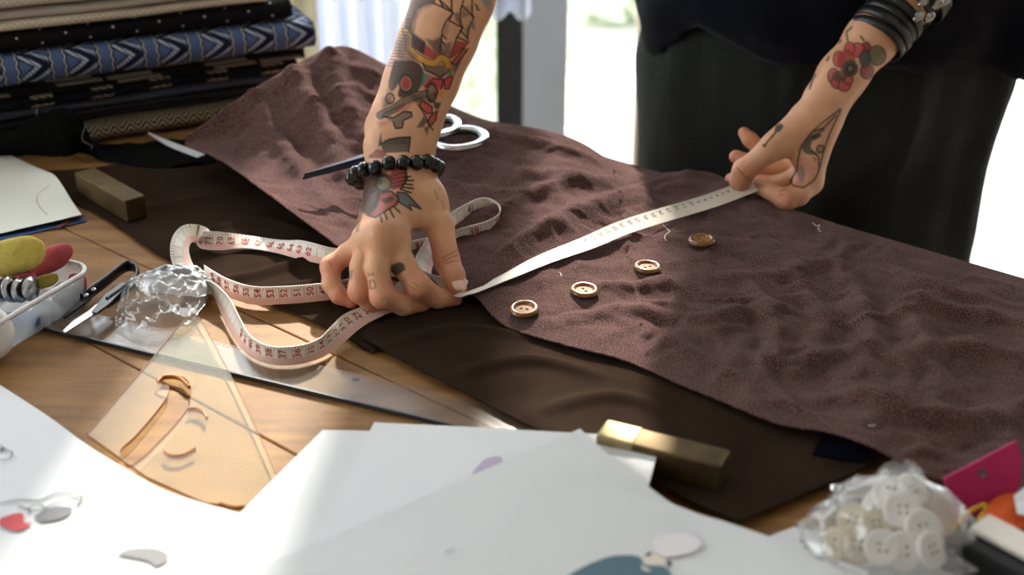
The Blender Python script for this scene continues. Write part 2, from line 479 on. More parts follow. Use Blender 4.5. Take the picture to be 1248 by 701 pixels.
FB = [  # front edge px+z              back edge px+z
 ((226, 178, .030), (226, 170, .036)), ((270, 197, .034), (290, 122, .068)), ((330, 240, .036), (350, 86, .090)),
 ((415, 303, .030), (410, 58, .106)), ((470, 338, .014), (452, 71, .098)), ((520, 354, .011), (500, 110, .068)),
 ((556, 361, .012), (560, 140, .050)), ((580, 363, .014), (610, 151, .046)), ((600, 385, .013), (655, 158, .040)),
 ((625, 402, .011), (700, 171, .033)), ((690, 422, .011), (737, 198, .018)), ((760, 440, .010), (785, 212, .012)),
 ((830, 470, .010), (862, 211, .012)), ((880, 490, .012), (920, 240, .009)), ((950, 518, .013), (1000, 268, .007)),
 ((1010, 528, .016), (1060, 290, .006)), ((1060, 545, .020), (1120, 311, .006)), ((1130, 580, .010), (1180, 330, .006)),
 ((1200, 604, .007), (1248, 350, .006)), ((1300, 650, .006), (1340, 377, .006)), ((1420, 700, .006), (1450, 407, .006))]
ns, nt_ = 460, 230
Fc = catmull([P(*a) for a, b in FB], ns); Bc = catmull([P(*b) for a, b in FB], ns)
t = np.linspace(0, 1, nt_)[None, :, None]
G = Fc[:, None] * (1 - t) + Bc[:, None] * t
X, Y = G[..., 0], G[..., 1]; tt = t[..., 0] + 0 * X
inn = np.clip(tt / .06, 0, 1) * np.clip((1 - tt) / .05, 0, 1)
# sag from the raised hump to the flat
G[..., 2] += -.55 * G[..., 2].clip(.012) * 0
G[..., 2] -= np.where(Bc[:, None, 2] > .03, (Bc[:, None, 2] - .03) * .55 * np.sin(tt * math.pi) ** 1.0, 0)
R = [([(585, 352), (650, 305), (725, 265), (800, 232), (855, 216)], .011, .011), ([(535, 300), (610, 272), (700, 243), (765, 226)], .008, .009),
     ([(560, 222), (620, 238), (680, 240), (730, 232)], .011, .012), ([(525, 172), (600, 187), (665, 188), (715, 182)], .012, .013),
     ([(560, 200), (640, 206), (700, 212), (745, 212)], .008, .009), ([(600, 330), (660, 300), (700, 292)], .006, .007),
     ([(680, 400), (760, 385), (850, 398), (930, 385), (1010, 400)], .006, .009), ([(920, 478), (945, 430), (930, 375), (905, 350)], .006, .008),
     ([(1010, 320), (1042, 370), (1062, 430), (1030, 482)], .007, .009), ([(1060, 405), (1120, 383), (1200, 392), (1260, 402)], .008, .010),
     ([(1085, 330), (1150, 362), (1250, 378)], .007, .009), ([(975, 500), (1060, 505), (1130, 522), (1250, 500)], .009, .010),
     ([(860, 352), (950, 341), (1020, 330), (1075, 350)], .006, .009), ([(1100, 450), (1170, 430), (1250, 440)], .007, .010),
     ([(880, 440), (960, 455), (1050, 440), (1110, 465)], .006, .008), ([(700, 350), (770, 358), (840, 345)], .004, .008),
     ([(960, 300), (975, 350), (1000, 400), (985, 450)], .005, .008), ([(1130, 350), (1110, 400), (1140, 470), (1130, 540)], .006, .010),
     ([(270, 105), (320, 150), (385, 195), (440, 255)], .012, .012), ([(330, 95), (380, 140), (420, 190), (455, 215)], .010, .012),
     ([(250, 160), (310, 185), (370, 235), (420, 285)], .007, .009), ([(395, 75), (410, 120), (440, 160)], .012, .010),
     ([(450, 95), (470, 140), (540, 170), (600, 176)], .008, .011), ([(300, 125), (370, 160), (430, 175)], .006, .008),
     ([(540, 240), (600, 258), (650, 258)], .006, .008), ([(790, 420), (850, 440), (900, 470)], .005, .008)]
wr = ridges(X, Y, [(a, h * (.78 if k < 6 else 1.15), sg) for k, (a, h, sg) in enumerate(R)])
ca, sa = math.cos(.35), math.sin(.35)
xa, ya = X * ca + Y * sa, -X * sa + Y * ca
wq = fbm(xa * 7, ya * 7, 3, 5) * .03
wr += .0022 * (1 - np.abs(fbm(xa * 9 + wq * 20, ya * 22 + wq * 20, 3, 2))) + .002 * fbm(X * 30, Y * 30, 3, 9)
wr += .0034 * np.maximum(0, 1 - 3.2 * np.abs(noise2(xa * 11 + wq * 30, ya * 17 + wq * 40, 21))) * (X > .1)
wr += .0004 * fbm(X * 130, Y * 130, 2, 40)
wr += .0015 * np.maximum(0, 1 - 3.0 * np.abs(noise2(xa * 14 - wq * 40, ya * 12 + wq * 30, 33)))
G[..., 2] += wr * inn
# raw front edge, slightly uneven and turned down
G[:, :4, :2] += (noise2(np.arange(ns) * .35, np.zeros(ns), 4)[:, None, None] * .0007)
# back: over the table edge and hanging down on the person's side
nd = Bc @ TN; td = Bc @ TT
rows = []
for f_, zf, ext in ((.3, .75, 0), (.65, .3, 0), (1, 0, 0), (1, 0, .006), (1, 0, .008), (1, 0, .010)):
    tgt = np.maximum(1.034, nd + .004)
    q = nd + (tgt - nd) * f_ + ext
    rows.append(td[:, None] * TT + q[:, None] * TN + np.array((0, 0, 1)) * (Bc[:, 2] * zf + .004 * (1 - zf))[:, None])
for k_, dz in ((3, -.02), (4, -.08), (5, -.16)): rows[k_][:, 2] = dz + .006 * noise2(np.arange(ns) * .06, np.full(ns, k_ * .3), 3)
rows[4] += TN * (.008 * noise2(np.arange(ns) * .07, np.zeros(ns), 12))[:, None]; rows[5] += TN * (.016 * noise2(np.arange(ns) * .07, np.zeros(ns), 12))[:, None]
MG = np.concatenate([G, np.stack(rows, 1)], 1)
uvm = MG[..., :2].copy()
mauve = grid('mauve_cloth', MG, m_mauve, None, uvm)
tag(mauve, 'mauve-brown wrinkled flannel length draped across the table, buttons lying on it', 'cloth')
solid(mauve, .0012, 1)
# height lookup on the finished mauve cloth
MF = G.reshape(-1, 3)
def cloth_z(p):
    d = (MF[:, 0] - p[0]) ** 2 + (MF[:, 1] - p[1]) ** 2
    return MF[np.argmin(d), 2] + .0014
def on_cloth(u, v):
    z = .012
    for _ in range(6):
        p = P(u, v, z); z = .5 * z + .5 * cloth_z(p)
    return P(u, v, z)

def flat_cloth(name, fr, bk, m, z, amp, label, seed, ns=160, nt=90, th=.0009, sc=14, R=()):
    Fq = catmull([P(*q) for q in fr], ns); Bq = catmull([P(*q) for q in bk], ns)
    t = np.linspace(0, 1, nt)[None, :, None]; G = Fq[:, None] * (1 - t) + Bq[:, None] * t
    G[..., 2] = z + amp * (.5 + .5 * fbm(G[..., 0] * sc, G[..., 1] * sc, 3, seed)).clip(0) + ridges(G[..., 0], G[..., 1], R)
    G[:, 0, :2] += noise2(np.arange(ns) * .9, np.zeros(ns), seed)[:, None] * .0006
    o = grid(name, G, m, None, G[..., :2].copy()); solid(o, th, 1)
    return tag(o, label, 'cloth')
flat_cloth('dark_cloth', [(30, 213), (70, 238), (130, 271), (205, 320), (300, 362), (395, 402), (455, 434)],
           [(34, 211), (110, 208), (200, 190), (280, 178), (380, 215), (480, 290), (565, 345)], m_dark_c, .0012, .0022,
           'dark brown cotton cloth with a pointed corner under the left brass bar', 3,
           R=[([(210, 340), (300, 330), (400, 300)], .006, .006), ([(270, 355), (340, 345), (405, 330)], .005, .005), ([(130, 250), (220, 240), (330, 215)], .005, .006), ([(250, 270), (320, 262), (380, 275)], .004, .006)])
flat_cloth('dark_cloth', [(443, 421), (520, 464), (640, 527), (760, 582), (845, 624), (902, 647)],
           [(447, 409), (535, 380), (620, 372), (760, 420), (960, 490), (1066, 574)], m_dark_c, .0045, .0022,
           'dark brown cotton panel showing along the front edge of the mauve cloth', 8, th=.0016,
           R=[([(470, 415), (560, 398), (650, 410)], .006, .006), ([(540, 455), (640, 438), (740, 455)], .006, .007), ([(650, 500), (740, 480), (820, 500)], .005, .007), ([(450, 424), (540, 470), (650, 528)], .0025, .004), ([(780, 480), (860, 520), (920, 570)], .003, .008)])
o = flat_cloth('navy_scrap', [(990, 556, .007), (1020, 562, .007), (1052, 566, .007)], [(1000, 535, .008), (1030, 538, .009), (1062, 548, .009)], m_navy, .008, .001, 'small navy scrap peeping out under the mauve cloth edge', 4, 20, 12)

# ------------------------------------------------------------------ stack of folded fabrics
def cc(*a): return srgb(*a)
def pat_chevron(u, v):
    z = ((u * (1 / .017)).fract() - .5).abs() * 2
    s = (v * (1 / .0065) + z * 1.6).fract()
    return emix(cc(24, 23, 22), cc(168, 152, 120), s.lt(.42))
def pat_ikat(u, v):
    x = u * (1 / .047); fx = x.fract() - .5; ax = fx.abs()
    y = v * (1 / .036)
    tri = ((y * .95 + .3).fract() - .5).abs() * 2
    d = fx * 2.4 - (tri * 1.3 - .65); ad = d.abs()
    inner = ax.lt(.31)
    c = emix(cc(78, 98, 140), cc(20, 26, 48), inner * ad.lt(.26))
    stripe = (x * 9 + y * 6).fract().gt(.40)
    c = emix(c, cc(186, 190, 200), inner * ad.gt(.30) * ad.lt(.62) * stripe)
    c = emix(c, cc(30, 38, 66), inner * ad.gt(.62) * ad.lt(.78))
    wav = (ax + (y * 22).sin() * .018)
    c = emix(c, cc(18, 20, 30), wav.gt(.31) * wav.lt(.35))
    c = emix(c, cc(196, 196, 190), wav.gt(.35) * wav.lt(.375))
    c = emix(c, cc(24, 28, 44), wav.gt(.375) * wav.lt(.395))
    return c
def pat_dots(u, v):
    a = ((u * (1 / .024)).fract() - .5); b = ((v * (1 / .016) + (u * (1 / .024)).floor() * .5).fract() - .5)
    r = a * a * 2.2 + b * b
    return emix(cc(17, 17, 20), cc(190, 190, 190), r.lt(.006))
def pat_blocks(u, v):
    a = (u * (1 / .052) + v * 12).fract(); b = (v * (1 / .0085)).fract()
    k = (u * (1 / .052) + v * 12).floor() * 0.37 + (v * (1 / .0085)).floor() * .61
    on = k.fract().gt(.45)
    c = emix(cc(25, 25, 26), cc(112, 110, 100), on * b.gt(.35))
    return emix(c, cc(20, 20, 22), a.lt(.1))
def pat_cream_marks(u, v):
    a = (u * (1 / .062)).fract(); b = (v * (1 / .014)).fract()
    tri = (a * 1.5 + b * .5).fract()
    on = a.gt(.25) * a.lt(.62) * b.gt(.25) * b.lt(.75)
    c = emix(cc(20, 22, 30), cc(205, 192, 158), on)
    return emix(c, cc(28, 26, 26), on * (tri * 5).fract().gt(.62))
def pat_lace(u, v):
    a = (u * (1 / .021)).fract(); b = (v * (1 / .012)).fract()
    r = (((a - .5) * 2).abs() + ((b - .5) * 2).abs()); k = (r * 3).fract()
    return emix(cc(196, 188, 176), cc(150, 141, 130), k.lt(.35))
def pat_plain(c1):
    def f(u, v):
        n = (u * 900).sin() * (v * 900).sin()
        return emix(cc(*c1), cc(*[q * .88 for q in c1]), n.gt(.1))
    return f
SA = np.array((math.cos(math.radians(26)), math.sin(math.radians(26)), 0)); SB = np.array((-SA[1], SA[0], 0))
S0 = P(30, 187)
def folded(name, label, m, z0, th, nf, a0, a1, off, seed, depth=.30, sag=.004):
    """a length of cloth folded flat nf times: rounded fold noses at the front, layers at the ends"""
    na = 70; prof = []
    tl = th / nf
    prof.append((depth, 0.0)); prof.append((.03, 0.0))
    for i in range(nf):
        for a in np.linspace(-90, 90, 9):
            c, s = math.cos(math.radians(a)), math.sin(math.radians(a))
            prof.append((.010 - c * min(.010 + .004, tl * .75), i * tl + tl / 2 + s * tl / 2))
        if i < nf - 1: prof.append((.013, (i + 1) * tl))
    prof.append((.03, th)); prof.append((depth, th))
    prof = np.array(prof)
    arc = np.concatenate([[0], np.cumsum(np.linalg.norm(np.diff(prof, axis=0), axis=1))]); arc -= arc[2]
    A = np.linspace(a0, a1, na); G = np.zeros((na, len(prof), 3)); uv = np.zeros((na, len(prof), 2))
    wv = noise2(A * 9, np.full(na, seed * 1.7), seed) * .004
    ly = np.clip(((prof[:, 1] / max(tl, 1e-6)).astype(int)), 0, nf - 1)
    jit = np.array([random.Random(seed * 31 + q).uniform(-.004, .004) for q in range(nf)])
    for j, (b, z) in enumerate(prof):
        fr = 1 if b < .05 else 0
        bb = b + off + wv * fr + jit[ly[j]] * fr
        zz = z0 + z + fr * noise2(A * 7, np.full(na, 3.3), seed) * sag * .4
        aa = A + (A > a1 - .02) * jit[ly[j]] * .8
        G[:, j] = S0[None] * (1, 1, 0) + aa[:, None] * SA + bb[:, None] * SB + zz[:, None] * np.array((0, 0, 1))
        uv[:, j] = np.stack([A, np.full(na, arc[j])], -1)
    n = len(prof)
    F = gridF(na, n).tolist(); F += [[(na - 1) * n + j for j in range(n)], list(range(n))[::-1]]
    o = mk(name, G.reshape(-1, 3), F, m, None, True, uv.reshape(-1, 2))
    return tag(o, label, 'fabric', 'folded fabrics in the stack')
z = .002
ST_ = [('folded_fabric', 'black fabric with tan chevron zigzag, bottom of the fabric stack', pattern_mat('chevron', pat_chevron), .022, 1, -.30, .235, .0),
       ('folded_fabric', 'plain charcoal folded fabric lying on the chevron fabric', pattern_mat('charcoal', pat_plain((44, 45, 48))), .016, 2, -.30, .27, .006),
       ('folded_fabric', 'slate navy folded fabric in the lower half of the stack', pattern_mat('slate', pat_plain((66, 72, 88))), .011, 1, -.30, .285, .002),
       ('folded_fabric', 'navy-black folded fabric with cream printed marks', pattern_mat('cream_marks', pat_cream_marks), .016, 1, -.30, .29, .004),
       ('folded_fabric', 'black and grey block-print fabric folded under the blue one', pattern_mat('blocks', pat_blocks), .020, 3, -.30, .30, .0),
       ('folded_fabric', 'blue fabric with woven white and navy zigzag columns in the stack', pattern_mat('ikat', pat_ikat), .038, 1, -.30, .31, -.008),
       ('folded_fabric', 'black fabric with tiny white dots in the stack', pattern_mat('dots', pat_dots), .027, 1, -.30, .285, .0),
       ('folded_fabric', 'plain cream folded fabric lying on the black dotted one', pattern_mat('cream_plain', pat_plain((206, 196, 176))), .012, 1, -.30, .26, -.006),
       ('folded_fabric', 'pale lace-patterned band of fabric near the top of the stack', pattern_mat('lace', pat_lace), .013, 1, -.30, .25, .0),
       ('folded_fabric', 'thick cream folded fabric on top of the stack', pattern_mat('cream_top', pat_plain((196, 188, 174))), .026, 2, -.30, .24, -.004)]
for i, (nm, lb, m, th, nf, a0, a1, off) in enumerate(ST_):
    th *= .79; folded(nm, lb, m, z, th, nf, a0, a1 + .012, off, i + 1); z += th + .0012
STACK_TOP = z
# dark frayed scrap hanging out of the stack
m_fray = weave_mat('frayed_charcoal', srgb(20, 20, 20), srgb(26, 26, 26), .95, 0, .0012, .9)
fr = [(-25, 186, .004), (15, 188, .004), (42, 188, .006), (84, 186, .010), (104, 184, .006), (125, 192, .003), (165, 201, .003), (205, 203, .003), (262, 196, .004)]
bk = [(-25, 160, .036), (15, 156, .038), (48, 136, .056), (74, 128, .062), (96, 142, .050), (116, 172, .012), (160, 172, .010), (205, 168, .010), (250, 160, .010)]
Fq = catmull([P(*q) for q in fr], 120); Bq = catmull([P(*q) for q in bk], 120); t = np.linspace(0, 1, 40)[None, :, None]
G = Fq[:, None] * (1 - t) + Bq[:, None] * t
G += -SB * (.006 * np.sin(t * math.pi)) + np.array((0, 0, 1)) * (.004 * fbm(G[..., 0] * 30, G[..., 1] * 30, 3, 8))[..., None]
G -= SB * .006
sc_ = thing('frayed_scrap', 'charcoal frayed scrap hanging out at the bottom of the fabric stack', 'scrap', P(110, 186))
solid(grid('cloth', G, m_fray, sc_, G[..., :2].copy()), .001, 1)
m_thr = mat('thread_grey', srgb(150, 148, 140), .8)
for k_, q in enumerate(([(105, 150, .05), (100, 170, .03), (112, 178, .02), (108, 186, .006)], [(46, 130, .066), (44, 138, .058), (48, 144, .05)], [(235, 165, .03), (240, 172, .03), (236, 178, .03)])):
    v, f = tube(catmull([P(*p) for p in q], 14), .0003, 5); mk('loose_thread', v, f, m_thr, sc_)
# pale paper sliver sticking out by the mauve cloth
m_paper = mat('sketch_paper', srgb(219, 222, 225), .75, c2=srgb(213, 216, 220), nscale=4)
m_paper_w = mat('pattern_paper', srgb(226, 227, 218), .8, c2=srgb(216, 218, 208), nscale=6)
fr = [(180, 163, .012), (205, 178, .012), (240, 192, .010)]; bk = [(181, 161, .014), (210, 173, .016), (250, 188, .014)]
Fq = catmull([P(*q) for q in fr], 20); Bq = catmull([P(*q) for q in bk], 20); t = np.linspace(0, 1, 6)[None, :, None]
tag(solid(grid('paper_sliver', Fq[:, None] * (1 - t) + Bq[:, None] * t, mat('sliver_paper', srgb(200, 203, 208), .7)), .0008), 'narrow white paper sliver beside the fabric stack', 'paper')

# ------------------------------------------------------------------ brass bar weights
m_brass = mat('aged_brass', srgb(104, 86, 52), .55, .7, c2=srgb(70, 55, 34), nscale=30, bump=.2, bscale=60)
m_brass_p = mat('worn_brass_end', srgb(176, 158, 116), .55, .7, c2=srgb(136, 118, 78), nscale=40)
def bar(a, b, wd, h, z, label, pale=False):
    a, b = P(*a, z + h), P(*b, z + h); a[2] = b[2] = z
    L = b - a; s = norm(np.cross(L, (0, 0, 1))) * -wd
    t_ = thing('brass_weight', label, 'weight', (a + b) / 2 + s / 2, 'brass bar weights')
    V, F = boxV(a, L, s, (0, 0, h)); o = bevel(mk('bar', V, F, m_brass, t_, False), .0016, 2)
    if pale:
        V, F = boxV(a - norm(L) * .0006 - s * .015, norm(L) * .026, s * 1.03, (0, 0, h + .0006)); bevel(mk('bare_end', V, F, m_brass_p, t_, False), .0018, 2)
    return t_
bar((90, 210), (152, 245), .021, .022, .003, 'aged brass bar lying on the pointed dark cloth by the fabric stack')
bar((727, 531), (879, 569), .021, .0195, .0075, 'brass bar with a worn pale end, half under the sketch sheets', True)

# ------------------------------------------------------------------ sheets of paper
def sheet(name, corners, z, label, m=m_paper, n=24, curl=None, edge=None, mats=None, z_=None, th=.0004, cat='paper'):
    """corners: four px corners in ring order; curl(s, t) -> dz; edge: px polyline replacing side 0-1"""
    c = [P(*q, z) if len(q) == 2 else P(*q) for q in corners]
    top = catmull([P(*q, z) if len(q) == 2 else P(*q) for q in edge], n) if edge else np.linspace(c[0], c[1], n)
    bot = np.linspace(c[3], c[2], n); t = np.linspace(0, 1, n)[None, :, None]
    G = top[:, None] * (1 - t) + bot[:, None] * t
    s, tq = np.meshgrid(np.linspace(0, 1, n), np.linspace(0, 1, n), indexing='ij')
    if curl: G[..., 2] += curl(s, tq)
    G[..., 2] += .0006 * noise2(s * 3 + z * 900, tq * 3, 5)
    o = grid(name, G, m); solid(o, th, 1)
    SURF[o.name] = G.reshape(-1, 3)
    return tag(o, label, cat)
SURF = {}
sL = sheet('sketch_sheet', [(-60, 436), (380, 648), (420, 800, .003), (-260, 800, .003)], .0072, 'large sketch sheet at lower left with a pencil figure in red', edge=[(-60, 432), (0, 469), (60, 508), (110, 545), (170, 582), (215, 603), (300, 627), (400, 650)])
sA = sheet('sketch_sheet', [(393, 524), (640, 530), (560, 860), (120, 800)], .0084, 'blank white sheet with its corner beside the clear ruler')
sB = sheet('sketch_sheet', [(456, 514, .0098), (806, 534, .024), (740, 780, .0098), (310, 800, .0098)], .0098, 'white sheet with a small lilac sketch under the two pointed sheets')
sC = sheet('sketch_sheet', [(707, 523, .029), (1045, 692), (900, 900), (250, 720)], .0112, 'white sheet with a pointed upper corner beside the brass bar', edge=[(707, 523, .029), (750, 562, .026), (795, 597, .022), (830, 619, .0185), (880, 634, .015), (960, 662, .012), (1060, 698, .0112)])
sD = sheet('sketch_sheet', [(708, 576, .029), (1080, 716), (1000, 950), (380, 800)], .0132, 'topmost white sheet with a teal-clothed figure sketch', edge=[(708, 576, .0295), (790, 604, .0255), (860, 630, .021), (960, 668, .0160), (1090, 722, .0132)])
sE = sheet('sketch_sheet', [(968, 642), (1250, 715), (1200, 860), (820, 700)], .0012, 'white sheet under the bag of buttons')
m_blue = mat('blue_print', srgb(40, 72, 120), .6, c2=srgb(30, 52, 92), nscale=30); m_redp = mat('dark_red_print', srgb(96, 34, 34), .7)
bl = sheet('printed_sheet', [(-40, 302), (106, 270), (100, 262), (-40, 240)], .0008, 'blue printed sheet edge under the curled pattern paper', m=m_blue)
v_ = [P(*q) for q in ((66, 280, .0020), (86, 262, .0020), (106, 262, .0020), (92, 267, .0020), (76, 276, .0020))]
mk('red_stripe', np.array(v_), [[0, 1, 2, 3, 4]], m_redp, bl, False)
pp = sheet('pattern_paper', [(-50, 172), (66, 212), (100, 264), (-50, 296)], .004, 'curled off-white pattern paper at the left edge of the table', m=m_paper_w,
           edge=[(-50, 158), (5, 186), (40, 204), (60, 213)], curl=lambda s, t: .010 * np.clip(s - .6, 0, 1) * np.sin(t * 3.1) + .003 * (1 + np.sin(t * 6)) * s)

# flat drawings on the sheets
def zon(parent, u, v, z):
    S_ = SURF.get(parent.name)
    if S_ is None: return z
    q = z
    for _ in range(4):
        p = P(u, v, q); d = (S_[:, 0] - p[0]) ** 2 + (S_[:, 1] - p[1]) ** 2; i = np.argsort(d)[:4]; w = 1 / (d[i] + 1e-8)
        q = (S_[i, 2] * w).sum() / w.sum() + .0012
    return q
def draw(parent, z, shapes, name='drawing'):
    for k_, (pts, c, wd) in enumerate(shapes):
        m = MATS.get('ink%s' % (c,)) or mat('ink%s' % (c,), srgb(*c), .8)
        w3 = [P(u, v, zon(parent, u, v, z)) for u, v in pts]
        if wd: v, f = tube(catmull(w3, 6 * len(w3)), wd, 4, (1, .15))
        else:
            q = catmull(w3 + [w3[0]], 8 * len(w3))[:-1]; v, f = q, [list(range(len(q)))]
        mk(name, v, f, m, parent, False)
def zz(x0, y0, s, pts): return [(x0 + x / s, y0 + y / s) for x, y in pts]
draw(sL, .0042, [(zz(0, 440, 2.687, [(0, 515), (45, 500), (75, 500), (80, 530), (105, 530), (60, 556), (0, 538)]), (196, 78, 86), 0),
     (zz(0, 440, 2.687, [(110, 510), (160, 480), (235, 480), (215, 510), (160, 524), (130, 524)]), (118, 120, 126), 0),
     (zz(0, 440, 2.687, [(0, 468), (60, 455), (130, 455), (190, 432), (245, 435), (270, 450), (250, 480)]), (78, 80, 86), .0006),
     (zz(0, 440, 2.687, [(60, 475), (120, 490), (180, 465), (230, 452), (262, 455)]), (96, 98, 104), .0006),
     (zz(0, 440, 2.687, [(100, 500), (95, 480), (130, 470), (150, 490), (115, 510)]), (100, 102, 108), .0005),
     (zz(0, 440, 2.687, [(0, 275), (20, 290), (40, 300), (30, 320), (0, 325)]), (90, 92, 96), .0004),
     (zz(0, 440, 2.687, [(0, 300), (15, 288), (0, 285)]), (100, 102, 106), 0),
     (zz(0, 440, 2.687, [(380, 634), (420, 616), (490, 612), (540, 625), (550, 650), (515, 672), (485, 655), (440, 645)]), (124, 124, 128), 0)])
draw(sB, .0062, [(zz(300, 480, 3.172, [(870, 320), (890, 285), (930, 250), (985, 245), (990, 300), (960, 310), (930, 312), (890, 335)]), (182, 172, 196), 0),
     (zz(300, 480, 3.172, [(870, 350), (900, 325), (940, 312), (900, 340)]), (214, 200, 180), 0),
     (zz(300, 480, 3.172, [(733, 400), (760, 376), (820, 368), (795, 382), (760, 390)]), (84, 80, 110), 0)])
draw(sC, .0078, [(zz(300, 480, 3.172, [(770, 620), (785, 605), (805, 600)]), (170, 172, 180), .0006)])
draw(sD, .0094, [(zz(620, 480, 3.171, [(180, 740), (250, 690), (330, 650), (410, 626), (500, 628), (530, 660), (600, 668), (640, 720), (650, 760), (250, 780)]), (84, 114, 126), 0)])
draw(sD, .0097, [(zz(620, 480, 3.171, [(505, 640), (545, 615), (600, 635), (610, 660), (570, 684), (520, 680)]), (226, 216, 206), 0),
     (zz(620, 480, 3.171, [(555, 600), (565, 560), (610, 535), (690, 540), (740, 570), (720, 610), (660, 625), (600, 630)]), (232, 228, 232), 0),
     (zz(620, 480, 3.171, [(565, 590), (585, 555), (640, 530), (720, 540), (748, 575), (730, 600)]), (206, 200, 220), .0005),
     (zz(620, 480, 3.171, [(520, 628), (545, 612), (548, 625)]), (50, 60, 76), 0), (zz(620, 480, 3.171, [(605, 650), (625, 648), (628, 668)]), (50, 60, 76), 0)])
draw(pp, .0125, [([(58, 262), (47, 250), (46, 238), (60, 226)], (120, 120, 116), .0003)])
# ------------------------------------------------------------------ tape measure
# control rows: px of the lower edge, its height z, direction of the tape's width
TW = .0165
CP = [((930, 230), .022, (-.50, .72, .40)), ((905, 240), .016, (-.50, .74, .38)), ((870, 253), .016, (-.52, .74, .38)), ((820, 268), .018, (-.52, .74, .38)), ((769, 284), .020, (-.52, .76, .34)),
      ((725, 302), .019, (-.52, .78, .22)), ((675, 319), .019, (-.52, .80, .02)), ((630, 337), .018, (-.50, .80, -.20)), ((585, 355), .016, (-.45, .80, -.34)), ((571, 359), .0205, (-.42, .80, -.36)),
      ((557, 362), .0175, (-.30, .80, .10)), ((541, 354), .012, (-.60, .45, .65)), ((526, 334), .012, (-.75, .35, .55)), ((531, 316), .015, (-.6, .3, .75)), ((541, 298), .018, (-.45, .25, .87)), ((554, 282), .019, (-.25, .15, .95)),
      ((570, 270), .019, (-.08, .1, 1)), ((588, 262), .018, (.05, .1, 1)), ((604, 268), .016, (.12, 0, 1)), ((607, 278), .015, (.1, -.1, 1)), ((595, 288), .013, (.05, -.1, 1)),
      ((565, 298), .010, (0, -.05, 1)), ((520, 311), .006, (0, 0, 1)), ((470, 321), .004, (0, 0, 1)), ((430, 324), .004, (0, 0, 1)), ((400, 323), .004, (0, .1, 1)),
      ((365, 316), .005, (0, .6, .8)), ((335, 308), .006, (.1, .93, .3)), ((300, 303), .006, (.1, .93, .3)), ((268, 305), .005, (.05, .6, .8)), ((246, 303), .004, (-.1, .1, 1)),
      ((238.5, 296), .008, (-.2, .1, 1)), ((233, 296), .012, (-.55, .25, .8)), ((230, 305), .014, (-.85, .25, .46)), ((235, 322), .010, (-.95, .25, .2)), ((247, 341), .006, (-.93, .2, .3)),
      ((258, 356), .004, (-.6, .3, .75)), ((264, 368), .003, (-.1, .35, .93)), ((272, 388), .002, (.35, .35, .87)), ((284, 410), .002, (.3, .3, .9)), ((302, 432), .002, (.15, .1, .98)),
      ((330, 444), .002, (0, -.05, 1)), ((364, 444), .002, (0, -.05, 1)), ((394, 435), .002, (-.1, 0, 1)), ((418, 418), .003, (-.3, .35, .88)), ((442, 398), .005, (-.4, .75, .5)),
      ((470, 383), .007, (-.4, .85, .3)), ((492, 372), .007, (-.5, .5, .7)), ((500, 358), .006, (-.3, .2, .93)), ((486, 349), .005, (0, .1, 1)), ((455, 355), .004, (0, 0, 1)), ((425, 362), .003, (0, 0, 1)),
      ((395, 367), .003, (0, 0, 1)), ((350, 371), .003, (0, 0, 1)), ((310, 371), .003, (0, 0, 1)), ((280, 363), .003, (0, .1, 1)), ((262, 353), .003, (0, .1, 1)), ((250, 345), .003, (0, .1, 1))]
lowp = np.array([P(u, v, z) for (u, v), z, d in CP]); wdir = norm(np.array([d for _, _, d in CP]))
def envelope(x, y):
    h = []
    for i in range(len(x)):
        while len(h) >= 2 and (y[h[-1]] - y[h[-2]]) * (x[i] - x[h[-2]]) <= (y[i] - y[h[-2]]) * (x[h[-1]] - x[h[-2]]): h.pop()
        h.append(i)
    return np.interp(x, x[h], y[h])
_px = [CP[i][0] for i in range(1, 9)]
_n = 60; _q = catmull(_px, _n); _z = np.array([max(on_cloth(u, v)[2], on_cloth(u - 13, v - 8)[2]) for u, v in _q])
_env = envelope(np.linspace(0, 1, _n), _z) + .0012
for i in range(1, 9): CP[i] = (CP[i][0], float(np.interp((i - 1) / 7, np.linspace(0, 1, _n), _env)) + (0, 0, 0, 0, 0, 0, .001, .003, .0025)[i], CP[i][2])
lowp = np.array([P(u, v, z) for (u, v), z, d in CP])
NT = 900
lowc = catmull(lowp, NT); wc = norm(catmull(wdir, NT))
for _ in range(3):
    lowc[1:-1] = .25 * lowc[:-2] + .5 * lowc[1:-1] + .25 * lowc[2:]; wc[1:-1] = norm(.25 * wc[:-2] + .5 * wc[1:-1] + .25 * wc[2:])
tan_ = norm(np.gradient(lowc, axis=0))
wc = norm(wc - (wc * tan_).sum(1, keepdims=True) * tan_)
arc = np.concatenate([[0], np.cumsum(np.linalg.norm(np.diff(lowc, axis=0), axis=1))])
tnor = norm(np.cross(tan_, wc))
def on_tape(s, q, off):
    """world points at arc length s, width fraction q, lifted off along the face normal"""
    s = np.asarray(s, float); q = np.asarray(q, float)
    f = lambda A: np.stack([np.interp(s, arc, A[:, k]) for k in range(3)], -1)
    return f(lowc) + f(wc) * (q * TW)[..., None] + f(tnor) * np.asarray(off)[..., None]
m_tape = mat('tape_vinyl', srgb(240, 232, 222), .45, c2=srgb(236, 226, 214), nscale=30)
m_tape_p = mat('tape_pink_band', srgb(238, 196, 184), .45); m_num = mat('tape_red_print', srgb(170, 40, 48), .6); m_tick = mat('tape_dark_print', srgb(96, 88, 84), .6)
tp = thing('tape_measure', 'white and pink tailor tape measure looped under one hand and pulled straight to the other', 'tape measure', P(300, 372))
q = np.linspace(0, 1, 5); Sg, Qg = np.meshgrid(arc, q, indexing='ij')
